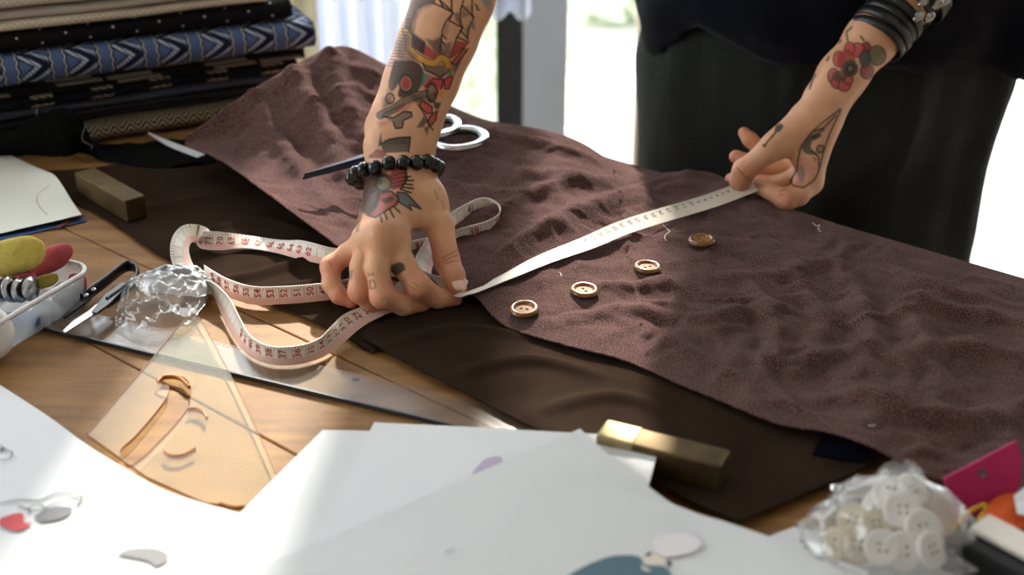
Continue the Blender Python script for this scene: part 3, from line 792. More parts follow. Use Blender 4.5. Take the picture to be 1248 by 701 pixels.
# tape body with a pink half on one face, cream on the other
G = on_tape(Sg, Qg, np.zeros_like(Sg)); strip = grid('tape_strip', G, m_tape, tp); solid(strip, .0005, 0)
LT = arc[-1]
S_STRAIGHT = np.interp(9, np.linspace(0, len(CP) - 1, NT) * 0 + np.linspace(0, len(CP) - 1, NT), arc)
for side in (1, -1):
    ss = arc[(arc > S_STRAIGHT + .02)]
    a, b = np.meshgrid(ss, np.array((.03, .2, .36)), indexing='ij')
    o = grid('pink_band', on_tape(a, b, np.full(a.shape, .00042 * side)), m_tape_p, strip)
def ticks(side, step, q0, q1, wd, m, s0, s1, every=1):
    V, F = [], []
    for k_ in np.arange(math.ceil(s0 / step), int(s1 / step)):
        s = k_ * step
        pts = on_tape(np.array([s - wd, s + wd, s + wd, s - wd]), np.array([q0, q0, q1, q1]), np.full(4, .0006 * side))
        F.append([len(V) + j for j in range(4)]); V += list(pts)
    o = mk('tick_marks', np.array(V), F, m, strip, False); o['kind'] = 'stuff'
ticks(1, .0025, .80, .97, .00018, m_tick, .01, LT - .01); ticks(-1, .0025, .80, .97, .00018, m_tick, .01, LT - .01)
ticks(1, .010, .36, .80, .00016, m_tick, S_STRAIGHT + .02, LT - .01); ticks(-1, .010, .36, .80, .00016, m_tick, S_STRAIGHT + .02, LT - .01)
_txt = {}
def text_mesh(s):
    if s not in _txt:
        cu = bpy.data.curves.new('t', 'FONT'); cu.body = s; cu.size = 1; cu.align_x = 'CENTER'; cu.align_y = 'CENTER'; cu.resolution_u = 2; cu.offset = .012
        o = bpy.data.objects.new('t', cu); COL.objects.link(o); dg = bpy.context.evaluated_depsgraph_get(); me = o.evaluated_get(dg).to_mesh()
        _txt[s] = (np.array([tuple(v.co)[:2] for v in me.vertices]), [list(p.vertices) for p in me.polygons])
        o.evaluated_get(dg).to_mesh_clear(); bpy.data.objects.remove(o); bpy.data.curves.remove(cu)
    return _txt[s]
def numbers(side, spec, m):
    """spec rows: (arc position, text, height as width fraction, centre fraction, rotated)"""
    Vs, Fs, k = [], [], 0
    for s, tx, h, qc, rot in spec:
        v, f = text_mesh(tx); sz = h * TW * 1.35
        x, y = v[:, 0] * sz, v[:, 1] * sz
        if rot: x, y = -y, x
        Vs.append(on_tape(s + side * x, qc + y / TW, np.full(len(v), .00065 * side))); Fs += [[i + k for i in q] for q in f]; k += len(v)
    o = mk('printed_numbers', np.vstack(Vs), Fs, m, strip, False); o['kind'] = 'stuff'
def arc_at(i): return float(np.interp(i, np.linspace(0, len(CP) - 1, NT), arc))
iS = [(arc_at(1) + .009 * k, str(3 + k), .26, .66, True) for k in range(24)]
numbers(1, iS, m_tick); numbers(-1, iS, m_tick)
a38, a26 = arc_at(20.6), arc_at(33.4)
inch = [(a38 + .0254 * k, str(38 - k), .42, .62, False) for k in range(-3, 5)]
numbers(1, inch + [(a26, '26', .5, .5, True)], m_num); numbers(-1, inch, m_num)
c49 = arc_at(52); cmn = [(c49 + .0105 * k, str(49 + k), .36, .64, True) for k in range(-3, 11)]
c30 = arc_at(41); cm2 = [(c30 + .0105 * k, str(38 - k), .34, .62, True) for k in range(-4, 12)]
c72 = arc_at(29); cm3 = [(c72 + .0105 * k, str(70 + k), .36, .5, True) for k in range(-8, 3)]
numbers(1, cmn + cm2 + cm3, m_num); numbers(-1, cmn + cm2 + cm3, m_num)

# ------------------------------------------------------------------ four brown buttons
m_horn = mat('amber_horn', srgb(136, 88, 36), .22, c2=srgb(108, 66, 26), nscale=60, coat=.5)
m_horn2 = mat('pale_horn', srgb(150, 106, 56), .6, c2=srgb(128, 86, 42), nscale=70, spec=.25)
R_ = .0117
prof = [(0, 0), (.008, 0), (.0105, .0005), (R_, .0017), (R_, .0028), (.0108, .0041), (.0096, .0046), (.0083, .0044), (.0073, .0034), (.0068, .0022)]
b0 = None
BT = [((639, 376), 'brown button nearest the pinching fingers', 10), ((712, 354), 'second brown button from the pinching fingers', 70), ((789, 326), 'third brown button from the pinching fingers', 100), ((855, 295), 'brown button farthest from the pinching fingers, near the curled thread', 20)]
for k_, ((u, v), lb, ang) in enumerate(BT):
    c = on_cloth(u, v + 4)
    z = max(cloth_z(c + np.array((dx * .009, dy * .009, 0))) for dx in (-1, 0, 1) for dy in (-1, 0, 1)) - .0006
    if b0 is None:
        b0 = thing('button', lb, 'button', (0, 0, 0), 'brown buttons on the mauve cloth')
        vv, ff = lathe(prof, 44); mk('rim', vv, ff, m_horn, b0)
        circ = lambda cx, cy, r, n: [(cx + r * math.cos(a), cy + r * math.sin(a)) for a in np.linspace(0, 2 * math.pi, n, endpoint=False)]
        vv, ff = plate([circ(0, 0, .0074, 36), circ(-.0024, 0, .0013, 12), circ(.0024, 0, .0013, 12)], .0012, .0026); mk('center_plate', vv, ff, m_horn2, b0, False)
        vv, ff = lathe([(0, .0009), (.0073, .0009)], 24); mk('hole_shade_disc', vv, ff, mat('hole_shade', srgb(48, 30, 16), .8), b0)  # dark disc under the plate: shade inside the holes put into its colour
        bt = b0
    else:
        bt = b0.copy(); COL.objects.link(bt); bt['label'] = lb
        for ch in b0.children: d = ch.copy(); COL.objects.link(d); d.parent = bt
    # lie on the slope of the cloth
    p = [cloth_z(c + np.array(q)) for q in ((.012, 0, 0), (-.012, 0, 0), (0, .012, 0), (0, -.012, 0))]
    nrm = Vector((-(p[0] - p[1]) / .024 * .5, -(p[2] - p[3]) / .024 * .5, 1)).normalized()
    bt.location = (c[0], c[1], z); bt.rotation_euler = (nrm.to_track_quat('Z', 'Y').to_matrix() @ Matrix.Rotation(math.radians(ang), 3, 'Z')).to_euler()

# ------------------------------------------------------------------ loose threads on the cloth
m_white_t = mat('white_thread', srgb(220, 214, 205), .8)
for q, lb in (([(808, 275), (813, 280), (816, 283), (811, 287), (810, 291), (812, 294)], 'curled white thread beside the farthest button'), ([(990, 272), (995, 276), (999, 275), (997, 280), (1000, 283)], 'white thread snippet near the back edge of the mauve cloth'),
              ([(1058, 519), (1063, 520), (1067, 518)], 'white thread snippet near the front edge of the mauve cloth'), ([(680, 333), (683, 334), (684, 337)], 'tiny white lint between the taut tape and the nearest buttons')):
    pts = [on_cloth(*p) + np.array((0, 0, .0006)) for p in q]
    v, f = tube(catmull(pts, 24), .00035, 6); tag(mk('thread', v, f, m_white_t), lb, 'thread')

# ------------------------------------------------------------------ tailor shears on the mauve cloth
m_steel = mat('polished_steel', srgb(204, 207, 210), .24, 1.0); m_steel_d = mat('blued_steel', srgb(84, 94, 110), .28, .9)
m_blackp = mat('black_enamel', srgb(22, 22, 24), .3, coat=.3)
def cl(u, v, up=.008): return on_cloth(u, v) + np.array((0, 0, up))
sh = thing('tailor_shears', 'steel tailor shears lying on the mauve cloth behind the tattooed forearm', 'scissors', cl(520, 172, 0))
zt = max(cl(u, v, 0)[2] for u, v in ((380, 214), (440, 196), (500, 178), (540, 160), (585, 168))) + .004
def cz(u, v, dz=0): return P(u, v, zt + dz)
for off, (tip, piv) in enumerate((((369, 219), (508, 180)), ((371, 215), (508, 172)))):
    a, b = cz(*tip, .001 + .003 * off), cz(*piv, .001 + .003 * off)
    L = b - a; s = norm(np.cross(L, (0, 0, 1)))
    w_ = .009; V = []
    for t_, ww in ((0, .001), (.25, .55 * w_), (.6, .85 * w_), (1, w_)):
        p = a + L * t_; V += [p - s * ww * .5, p + s * ww * .5, p + s * ww * .5 + np.array((0, 0, .0028)), p - s * ww * .5 + np.array((0, 0, .0022))]
    F = [[0, 1, 2, 3], [12, 15, 14, 13]] + [[4 * i + j, 4 * (i + 1) + j, 4 * (i + 1) + (j + 1) % 4, 4 * i + (j + 1) % 4] for i in range(3) for j in range(4)]
    mk('blade', np.array(V), F, m_steel_d, sh, False)
v, f = lathe([(0, .004), (.003, .0035), (.004, .001), (.004, -.004)], 20, cz(508, 176, .006)); mk('pivot_screw', v, f, m_steel, sh)
c1 = cz(541, 153, .006); c2 = cz(562, 168, .004)
e1, e2 = P(560, 160, 0) - P(541, 153, 0), P(541, 147, 0) - P(541, 153, 0)
def handle(c, ul, ur, vt, vb, z, start):
    cx = cz(c[0], c[1], z); ax = (cz(ur[0], ur[1], z) - cz(ul[0], ul[1], z)) / 2; bx = (cz(vt[0], vt[1], z) - cz(vb[0], vb[1], z)) / 2
    v, f = torus(cx, ax, bx, .0042, 40, 10, (1, .9)); mk('finger_ring', v, f, m_steel, sh)
    rim = torus(cx + np.array((0, 0, -.001)), ax * .86, bx * .82, .0032, 36, 8); mk('ring_lining', rim[0], rim[1], m_blackp, sh)
    pth = catmull([cz(*start, z), cz((start[0] + ul[0]) / 2, (start[1] + ul[1]) / 2 - 1, z), cz(ul[0] + 3, ul[1], z)], 14); v, f = tube(pth, np.linspace(.0062, .0045, 14), 10, (1, .75)); mk('shank', v, f, m_steel, sh)
handle((538, 155), (518, 161), (557, 148), (534, 146), (542, 164), .008, (500, 172))
handle((561, 169), (531, 173), (591, 164), (556, 158), (566, 180), .003, (500, 180))

# ------------------------------------------------------------------ clear ruler, pattern square
m_clear = clear_mat('clear_acrylic', (.95, .96, .96, 1), .05, .16, .05, (.8, .82, .84, 1))
rl = thing('clear_ruler', 'long clear plastic ruler lying across the planks under the snips', 'ruler', P(300, 460))
a0, a1 = P(42, 402), P(640, 545); b0_ = P(92, 387)
L = a1 - a0; wv = b0_ - a0; wv = wv - norm(L) * (wv @ norm(L)); wv = norm(wv) * .036
V, F = boxV(a0 + np.array((0, 0, .0006)), L, wv, (0, 0, .0028)); bevel(mk('strip', V, F, m_clear, rl, False), .0006, 2)
m_rt = mat('ruler_print', srgb(70, 66, 66), .6); m_rt2 = mat('ruler_red_print', srgb(150, 60, 70), .6)
V, F = [], []
for k_ in range(0, int(np.linalg.norm(L) / .005)):
    for e_, ln in ((.001, .004 if k_ % 2 else .007),):
        p = a0 + norm(L) * k_ * .005 + norm(wv) * (.035 - ln) + np.array((0, 0, .0036)); F.append([len(V) + j for j in range(4)]); V += [p, p + norm(L) * .0004, p + norm(L) * .0004 + norm(wv) * ln, p + norm(wv) * ln]
o = mk('scale_ticks', np.array(V), F, m_rt2, rl, False); o['kind'] = 'stuff'
V, F = boxV(a0 + np.array((0, 0, .0004)), L, norm(wv) * .0016, (0, 0, .0036)); mk('steel_edge', V, F, mat('ruler_edge', srgb(80, 82, 84), .35, .6), rl, False)

m_square = clear_mat('yellowed_acrylic', (.95, .92, .81, 1), .025, .12, .06, (.86, .82, .70, 1))
m_amber = mat('amber_cut_edge', srgb(176, 112, 36), .3, c2=srgb(150, 90, 26), nscale=40)  # edge glow of the clear plate put into the colour
sq = thing('pattern_square', 'yellowed clear pattern square with curved cut-outs', 'set square', P(230, 520))
def pl(pts): return [tuple(P(u, v, .004)[:2]) for u, v in pts]
outl = pl([(228, 388), (240, 384), (252, 404), (285, 466), (315, 530), (339, 585), (330, 600), (303, 622), (250, 616), (180, 585), (106, 532), (140, 492), (185, 440)])
hole = [tuple(q) for q in catmull([P(u, v, .004)[:2] for u, v in [(192, 466), (202, 460), (222, 462), (232, 472), (233, 488), (229, 500), (214, 520), (190, 545), (172, 562), (156, 570), (147, 553), (165, 535), (185, 512), (203, 488), (206, 474), (197, 471)]], 80)]
V, F = plate([outl, hole], .0040, .0062)
side = [0 if (max(V[i][2] for i in f) - min(V[i][2] for i in f)) < 1e-5 else 1 for f in F]
mk('plate', V, F, None, sq, False, mats=[m_square, m_amber], midx=side)
for arcp in ([(229, 500), (238, 499), (248, 503), (252, 510)], [(201, 551), (208, 556), (222, 556), (238, 548)], [(268, 614), (285, 619), (302, 618)], [(192, 466), (200, 460), (218, 461), (231, 472)]):
    v, f = tube(catmull([P(u, v, .005) for u, v in arcp], 20), .0016, 6, (.7, 1.2)); mk('cut_edge', v, f, m_amber, sq)
draw(sq, .0066, [(zz(0, 440, 2.687, [(620, 40), (640, 45), (660, 42)]), (120, 116, 96), .0003), (zz(0, 440, 2.687, [(645, 30), (640, 52)]), (120, 116, 96), .0003)], 'printed_mark')

# ------------------------------------------------------------------ crumpled cellophane
def crumple(fr, bk, n, amp, seed, zbulge):
    Fq = catmull([P(*q) for q in fr], n); Bq = catmull([P(*q) for q in bk], n); t = np.linspace(0, 1, n)[None, :, None]
    G = Fq[:, None] * (1 - t) + Bq[:, None] * t
    s, tq = np.meshgrid(np.linspace(0, 1, n), np.linspace(0, 1, n), indexing='ij')
    env = np.sin(np.clip(s, .03, .97) * math.pi) ** .6 * np.sin(np.clip(tq, .03, .97) * math.pi) ** .6
    r1 = 1 - 2 * np.abs(noise2(s * 5 + seed, tq * 4, seed)); r2 = 1 - 2 * np.abs(noise2(s * 9, tq * 10 + seed, seed + 3))
    G[..., 2] += zbulge * env + amp * env * (r1 + .6 * r2)
    G[..., 0] += amp * .5 * env * noise2(s * 6, tq * 6, seed + 8)
    return G
m_cello = clear_mat('cellophane', (.97, .97, .97, 1), .12, .14, .10, (.95, .95, .95, 1), .5, 50)
fr = [(140, 398, .006), (165, 408, .005), (205, 412, .005), (238, 392, .006), (262, 352, .006)]; bk = [(148, 362, .01), (160, 346, .012), (190, 334, .012), (230, 330, .012), (256, 338, .012)]
cel = thing('cellophane_wrapper', 'crumpled clear cellophane wrapper between the snips and the tape', 'wrapper', P(200, 385))
grid('film', crumple(fr, bk, 50, .006, 3, .014), m_cello, cel)
m_foil = mat('creased_silver_film', srgb(196, 198, 200), .3, .55, c2=srgb(150, 152, 156), nscale=50, bump=.7, bscale=120)
fr = [(170, 356, .014), (205, 362, .013), (245, 366, .010), (262, 353, .008)]; bk = [(176, 336, .018), (205, 330, .018), (238, 330, .016), (256, 340, .014)]
grid('silver_film', crumple(fr, bk, 40, .004, 9, .010), m_foil, cel)

# ------------------------------------------------------------------ thread snips
m_snipblk = mat('snip_black', srgb(26, 27, 30), .35, .3, coat=.2)
sn = thing('thread_snips', 'black-handled thread snips with steel blades lying over the clear ruler', 'snips', P(120, 380))
zs = .008
pth = catmull([P(u, v, z) for u, v, z in ((100, 364, .011), (121, 349, .012), (148, 328, .012), (158, 324, .012), (166, 328, .012), (166, 340, .012), (150, 355, .013), (131, 369, .013))], 60)
v, f = tube(pth, .0046, 12, (.42, 1.15)); shn = mk('spring_handle', v, f, m_snipblk, sn)
for uv_, m in (((103, 361), m_snipblk), ((112, 381), m_snipblk)):
    pass
def blade(pts, z, m, th=.002, name='blade'):
    V, F = plate([[tuple(P(u, v, z)[:2]) for u, v in pts]], z, z + th); mk(name, V, F, m, sn, False)
blade([(96, 369), (104, 356), (116, 347), (122, 351), (110, 367), (80, 389), (77, 388)], .009, m_snipblk)
blade([(136, 360), (146, 352), (148, 357), (132, 372), (114, 386), (80, 408), (77, 406), (90, 393), (106, 383)], .012, m_steel)
blade([(128, 362), (150, 346), (156, 350), (133, 373), (118, 384), (112, 382)], .0145, m_snipblk, .002, 'blade_grip')
for u, v in ((105, 360), (114, 353)):
    vv, ff = lathe([(0, .0018), (.0018, .0012), (.0022, 0)], 14, P(u, v, .0165)); mk('rivet', vv, ff, m_steel, shn)

# ------------------------------------------------------------------ chalk tray
m_tray = clear_mat('milky_plastic', (.95, .97, 1, 1), .10, .15, .26, (.9, .93, .96, 1))
m_rim = mat('milky_rim', srgb(226, 228, 228), .35)
C0 = P(113, 325, .032); C0[2] = 0
e1 = np.array((-.42, -.907, 0)); e2 = np.array((-.907, .42, 0)); LX, LY, HT, RC = .135, .085, .032, .016
def rrect(ins, z, n=8):
    pts = []
    for (cx, cy, a0) in ((LX - RC, RC, -90), (LX - RC, LY - RC, 0), (RC, LY - RC, 90), (RC, RC, 180)):
        for a in np.linspace(a0, a0 + 90, n):
            r = RC - ins
            pts.append(C0 + e1 * (cx + r * math.cos(math.radians(a))) + e2 * (cy + r * math.sin(math.radians(a))) + np.array((0, 0, z)))
    return np.array(pts)
tr = thing('chalk_tray', 'milky plastic tray holding tailor chalks and bobbins', 'tray', C0 + e1 * LX / 2 + e2 * LY / 2)
G = np.stack([rrect(.006, .0015), rrect(.004, .003), rrect(.001, HT * .8), rrect(0, HT)]); nn = G.shape[1]
F = gridF(4, nn, False, True).tolist() + [list(range(nn))]
solid(mk('tray_shell', G.reshape(-1, 3), F, m_tray, tr), .0014)
G = np.stack([rrect(a, HT + b) for a, b in ((-.0012, -.003), (-.0022, -.0005), (-.0012, .001), (.0006, .0008), (.0012, -.002))]); mk('tray_rim', G.reshape(-1, 3), gridF(5, nn, True, True), m_rim, tr)
def lump(c, ax, bx, cx_, m, name, label, cat, seed, pw=.75, nz=.05):
    """worn chalk piece: flattened rounded lump"""
    n, k = 28, 20; th = np.linspace(0, 2 * math.pi, n, endpoint=False); ph = np.linspace(-math.pi / 2, math.pi / 2, k)
    sp = lambda x: np.sign(x) * np.abs(x) ** pw
    T, Q = np.meshgrid(th, ph, indexing='ij')
    G = np.array(c) + (sp(np.cos(Q)) * sp(np.cos(T)))[..., None] * np.array(ax) + (sp(np.cos(Q)) * sp(np.sin(T)))[..., None] * np.array(bx) + sp(np.sin(Q))[..., None] * np.array(cx_)
    nn_ = 1 + nz * noise2(np.cos(T) * 2 + Q, np.sin(T) * 2 + seed, seed); G = np.array(c) + (G - np.array(c)) * nn_[..., None]
    return tag(grid(name, G, m, closeu=True), label, cat)
m_cy = mat('yellow_chalk', srgb(196, 176, 84), .9, c2=srgb(164, 146, 66), nscale=60, bump=.4, bscale=90)
m_cp = mat('pink_chalk', srgb(178, 76, 84), .9, c2=srgb(146, 58, 66), nscale=70, bump=.5, bscale=90)
m_cg = mat('olive_chalk', srgb(168, 150, 60), .9, c2=srgb(130, 116, 44), nscale=80, bump=.4)
def tin(u, v, b):
    c0 = np.array((0, 0, CAM_H)); d = at(u, v, 1) - c0; return c0 + d * (((C0 - c0) @ e2 + b) / (d @ e2))
upc = norm(at(20, 310, .9) - at(20, 310, 1.1)) ; rgt = np.array((1, 0, 0)); upv = np.array((0, ST, CT))
lump(tin(14, 313, .045), rgt * .027 + upv * .006, upv * .0145 - rgt * .002, upc * .009, m_cy, 'tailor_chalk', 'large yellow tailor chalk leaning on top of the tray', 'chalk', 2, .8)
lump(tin(58, 318, .036), rgt * .0205 + upv * .008, upv * .011, upc * .006, m_cp, 'tailor_chalk', 'dark pink tailor chalk behind the large yellow one', 'chalk', 5, .85)
lump(tin(55, 343, .024), rgt * .011 + upv * .003, upv * .0055, upc * .004, m_cg, 'tailor_chalk', 'small olive chalk piece lying in the tray', 'chalk', 8)
lump(tin(27, 340, .036), rgt * .011, upv * .007, upc * .006, m_cp, 'tailor_chalk', 'small pink chalk piece beside the metal bobbins', 'chalk', 9)
def bobbin(c, axis, r, h, m, label):
    ax_ = norm(axis); Rm = np.array(Vector(ax_).to_track_quat('Z', 'Y').to_matrix())
    t_ = thing('bobbin', label, 'bobbin', c, 'bobbins in the tray')
    v, f = lathe([(0, -h / 2), (r, -h / 2), (r, -h / 2 + .0008), (r * .4, -h / 2 + .001)], 24, c, Rm); mk('flange', v, f, m_steel, t_)
    v, f = lathe([(r * .4, h / 2 - .001), (r, h / 2 - .0008), (r, h / 2), (r * .3, h / 2), (0, h / 2 - .001)], 24, c, Rm); mk('flange', v, f, m_steel, t_)
    v, f = lathe([(r * .8, -h / 2 + .001), (r * .84, 0), (r * .8, h / 2 - .001)], 24, c, Rm); mk('wound_thread', v, f, m, t_)
m_bkt = mat('black_thread', srgb(24, 24, 26), .8); m_blt = mat('blue_thread', srgb(84, 118, 150), .8); m_grt = mat('slate_thread', srgb(52, 62, 74), .8)
for u, v, d, m, lb in ((8, 352, .034, m_bkt, 'metal bobbin at the left end of the tray'), (20, 354, .030, m_bkt, 'middle metal bobbin in the row beside the olive chalk'), (33, 352, .026, m_bkt, 'metal bobbin nearest the olive chalk')):
    bobbin(tin(u, v, d), (.9, -.3, .15), .010, .008, m, lb)
bobbin(tin(80, 358, .018), (.5, -.7, .4), .010, .009, m_grt, 'slate bobbin seen through the right end of the tray wall')
bobbin(tin(52, 376, .018), (.3, -.7, .5), .010, .009, m_blt, 'blue bobbin seen through the middle of the tray wall')
lump(tin(94, 346, .016), rgt * .008, upv * .009, upc * .006, m_cp, 'tailor_chalk', 'pink chalk seen through the right end of the tray', 'chalk', 12)
lump(tin(25, 390, .018), rgt * .016, upv * .007, upc * .008, m_blt, 'thread_bundle', 'pale blue thread bundle low in the tray', 'thread', 14)

# white tape roll at the left edge
m_wh = mat('white_roll', srgb(226, 224, 220), .5, c2=srgb(216, 214, 210), nscale=20)
ro = thing('white_roll', 'white roll with rounded edge at the left border below the tray', 'roll', P(-14, 432))
c = P(-16, 436, 0) ; Rm = np.array(Vector((.45, -.75, .45)).to_track_quat('Z', 'Y').to_matrix())
v, f = lathe([(.008, -.008), (.018, -.009), (.022, -.005), (.023, .004), (.021, .010), (.017, .013), (.008, .012)], 36, c + np.array((0, 0, .020)), Rm); mk('roll_body', v, f, m_wh, ro)
v, f = lathe([(.0, .0105), (.0075, .0115), (.0082, .008)], 24, c + np.array((0, 0, .020)), Rm); mk('core', v, f, m_rim, ro)

# ------------------------------------------------------------------ things at the lower right
m_bagc = clear_mat('button_bag_film', (.98, .98, .98, 1), .12, .16, .20, (.96, .96, .95, 1), .5, 40)
bg_ = thing('button_bag', 'crumpled clear bag filled with cream buttons at lower right', 'bag', P(1080, 690))
n, k = 44, 30
cb = P(1082, 690, .0); 
th = np.linspace(0, 2 * math.pi, n, endpoint=False); tq = np.linspace(0, 1, k)
T, Q = np.meshgrid(th, tq, indexing='ij')
prof_r = np.interp(Q, [0, .12, .3, .5, .7, .85, .95, 1], [.030, .043, .045, .040, .029, .016, .007, .011])
zz_ = np.interp(Q, [0, .1, 1], [.003, .007, .060])
rr_ = prof_r * (1 + .22 * (1 - 2 * np.abs(noise2(np.cos(T) * 2.2 + Q * 3, np.sin(T) * 2.2 + Q * 2, 31))) * (Q > .1) + .10 * noise2(np.cos(T) * 6, np.sin(T) * 6 + Q * 8, 33))
G = np.stack([cb[0] + .004 * Q + rr_ * np.cos(T) * 1.0, cb[1] + .012 * Q + rr_ * np.sin(T) * .75, zz_ + .003 * noise2(np.cos(T) * 5, np.sin(T) * 5 + Q * 6, 35) * (Q > .05)], -1)
mk('bag_film', G.reshape(-1, 3), gridF(n, k, True).tolist() + [list(range(0, n * k, k))[::-1]], m_bagc, bg_)
m_cream = mat('cream_button', srgb(206, 194, 162), .35, c2=srgb(190, 176, 142), nscale=50)
m_white_b = mat('white_button', srgb(232, 230, 226), .35)
def cream_button(c, axis, r, m, label):
    Rm = np.array(Vector(norm(axis)).to_track_quat('Z', 'Y').to_matrix())
    t_ = thing('cream_button', label, 'button', c, 'buttons in the clear bag')
    v, f = lathe([(0, -.0015), (r * .8, -.0015), (r, 0), (r, .001), (r * .9, .0024), (r * .7, .0018), (0, .0012)], 28, c, Rm); dk = mk('disc', v, f, m, t_)
    for hx in (-1, 1):
        for hy in (-1, 1):
            hv, hf = lathe([(0, .0016), (r * .09, .0016), (r * .09, .0005)], 8, c + Rm @ np.array((hx * r * .19, hy * r * .19, .0004)), Rm); mk('hole', hv, hf, m_tick, dk)  # holes drawn as solid plugs, their shade put into the dark colour
view = norm(np.array((0, 0, CAM_H)) - cb)
CB = [((1045, 664), .772, .0118, m_cream, (.1, 0, .1), 'large cream four-hole button at the front of the bag'), ((1020, 664), .776, .0105, m_cream, (-.5, .1, .1), 'cream button at the lower left corner of the bag'),
      ((1068, 640), .780, .010, m_cream, (.3, .2, .6), 'cream button above the large front one in the bag'), ((1040, 634), .785, .010, m_cream, (-.3, 0, .5), 'cream button on the left slope of the bag'),
      ((1100, 622), .782, .012, m_white_b, (.2, 0, .4), 'white button in the middle of the bag'), ((1125, 645), .775, .012, m_white_b, (.5, 0, .3), 'white button at the right side of the bag'),
      ((1085, 600), .790, .011, m_white_b, (-.1, 0, .7), 'white button high up in the bag'), ((1100, 672), .768, .012, m_white_b, (.3, 0, 0), 'white button low at the right front of the bag'),
      ((1110, 598), .795, .011, m_white_b, (.6, .2, .3), 'white button tilted at the upper right inside the bag'), ((1072, 618), .788, .011, m_white_b, (-.5, .1, .6), 'white button tucked left of the middle one in the bag'),
      ((1135, 670), .765, .011, m_white_b, (.8, 0, .2), 'white button at the lower right end of the bag'), ((1075, 668), .768, .011, m_white_b, (.2, -.2, .5), 'white button right beside the large cream one in the bag')]
for (u, v), d, r, m, dv, lb in CB: cream_button(at(u, v, d), view + np.array(dv), r, m, lb)

m_mag = mat('magenta_felt', srgb(190, 22, 98), .85, c2=srgb(172, 16, 88), nscale=30, bump=.3, bscale=200, sheen=.2)
m_org = mat('orange_felt', srgb(222, 96, 30), .85, c2=srgb(206, 84, 24), nscale=30)
# magenta leather tag standing up, with an eyelet hole
mg = thing('magenta_tag', 'magenta felt tag with an eyelet standing beside the bag', 'felt', P(1180, 640))
DM = .92
pts3 = [(1150, 583), (1238, 537), (1244, 560), (1242, 592), (1226, 612), (1200, 626), (1170, 645), (1161, 620)]
o3 = at(1195, 590, .80); ex = norm(at(1240, 575, .805) - at(1150, 590, .795)); ez = norm(upv - ex * (upv @ ex)); en = np.cross(ex, ez)
def on_pl(u, v):
    d = norm(at(u, v, 1) - np.array((0, 0, CAM_H))); c0 = np.array((0, 0, CAM_H)); t_ = ((o3 - c0) @ en) / (d @ en); q = c0 + d * t_ - o3
    return (q @ ex, q @ ez)
ol = [on_pl(*q) for q in pts3]; hx_, hy_ = on_pl(1196, 577)
V, F = plate([ol, [(hx_ + .0022 * math.cos(a), hy_ + .0022 * math.sin(a)) for a in np.linspace(0, 6.28, 14, endpoint=False)]], -.0009, .0009)
V = o3 + V[:, :1] * ex + V[:, 1:2] * ez + V[:, 2:] * en
fp = mk('felt_panel', V, F, m_mag, mg, False)
v, f = torus(o3 + ex * hx_ + ez * hy_ - en * .001 * np.sign(en @ view) * -1, ex * .0025, ez * .0025, .0006, 18, 6); mk('eyelet', v, f, m_steel_d, fp)
og = sheet('orange_felt', [(1196, 626), (1262, 606), (1275, 640), (1205, 648)], .024, 'orange felt piece behind the black case', m=m_org, th=.002, cat='felt', edge=[(1196, 624), (1215, 606), (1240, 600), (1270, 604)])
wcard = sheet('white_card', [(1236, 604), (1290, 560), (1310, 640), (1240, 625)], .030, 'white card between the magenta tag and orange felt', th=.001, cat='card')
bc = thing('black_case', 'black case with a white top and a gold ring in the lower right corner', 'case', P(1220, 690))
pA, pB = P(1150, 652, .026), P(1290, 728, .026)
L = pB - pA; L[2] = 0; pA[2] = .001; s = norm(np.cross((0, 0, 1), L)) * .034
V, F = boxV(pA, L, s, (0, 0, .025)); bevel(mk('case_body', V, F, mat('case_black', srgb(20, 19, 20), .6, spec=.2), bc, False), .003, 3)
V, F = boxV(pA + L * .10 + s * .42 + np.array((0, 0, .0242)), L * .9, s * .6, (0, 0, .004)); bevel(mk('white_top', V, F, mat('case_white', srgb(228, 222, 212), .6, c2=srgb(216, 208, 198), nscale=12), bc, False), .0015)
m_gold = mat('gold_metal', srgb(220, 170, 60), .25, 1.0)
cr = at(1182, 634, .775); v, f = torus(cr, rgt * .009 + upv * .0085, (upv * .4 - rgt * .5) * .006, .0013, 30, 8); mk('ring', v, f, m_gold, bc)
# small brass cord lock by the bag
ck = thing('cord_lock', 'small dark brass cord lock between the dark cloth and the bag', 'clasp', P(1020, 622))
m_obr = mat('olive_brass', srgb(92, 88, 58), .3, .8)
v, f = lathe([(0, 0), (.005, 0), (.0055, .004), (.0045, .011), (.004, .014), (0, .015)], 20, P(1016, 624, .001)); mk('lock_body', v, f, m_obr, ck)
v, f = lathe([(0, .004), (.0028, .003), (.004, 0), (.0028, -.003), (0, -.004)], 18, P(1014, 624, .001) + np.array((0, 0, .017))); mk('lock_knob', v, f, m_steel, ck)
v, f = torus(P(1034, 620, .006), np.array((.012, .002, 0)), np.array((0, .006, .003)), .0022, 26, 8); mk('loop', v, f, m_obr, ck)

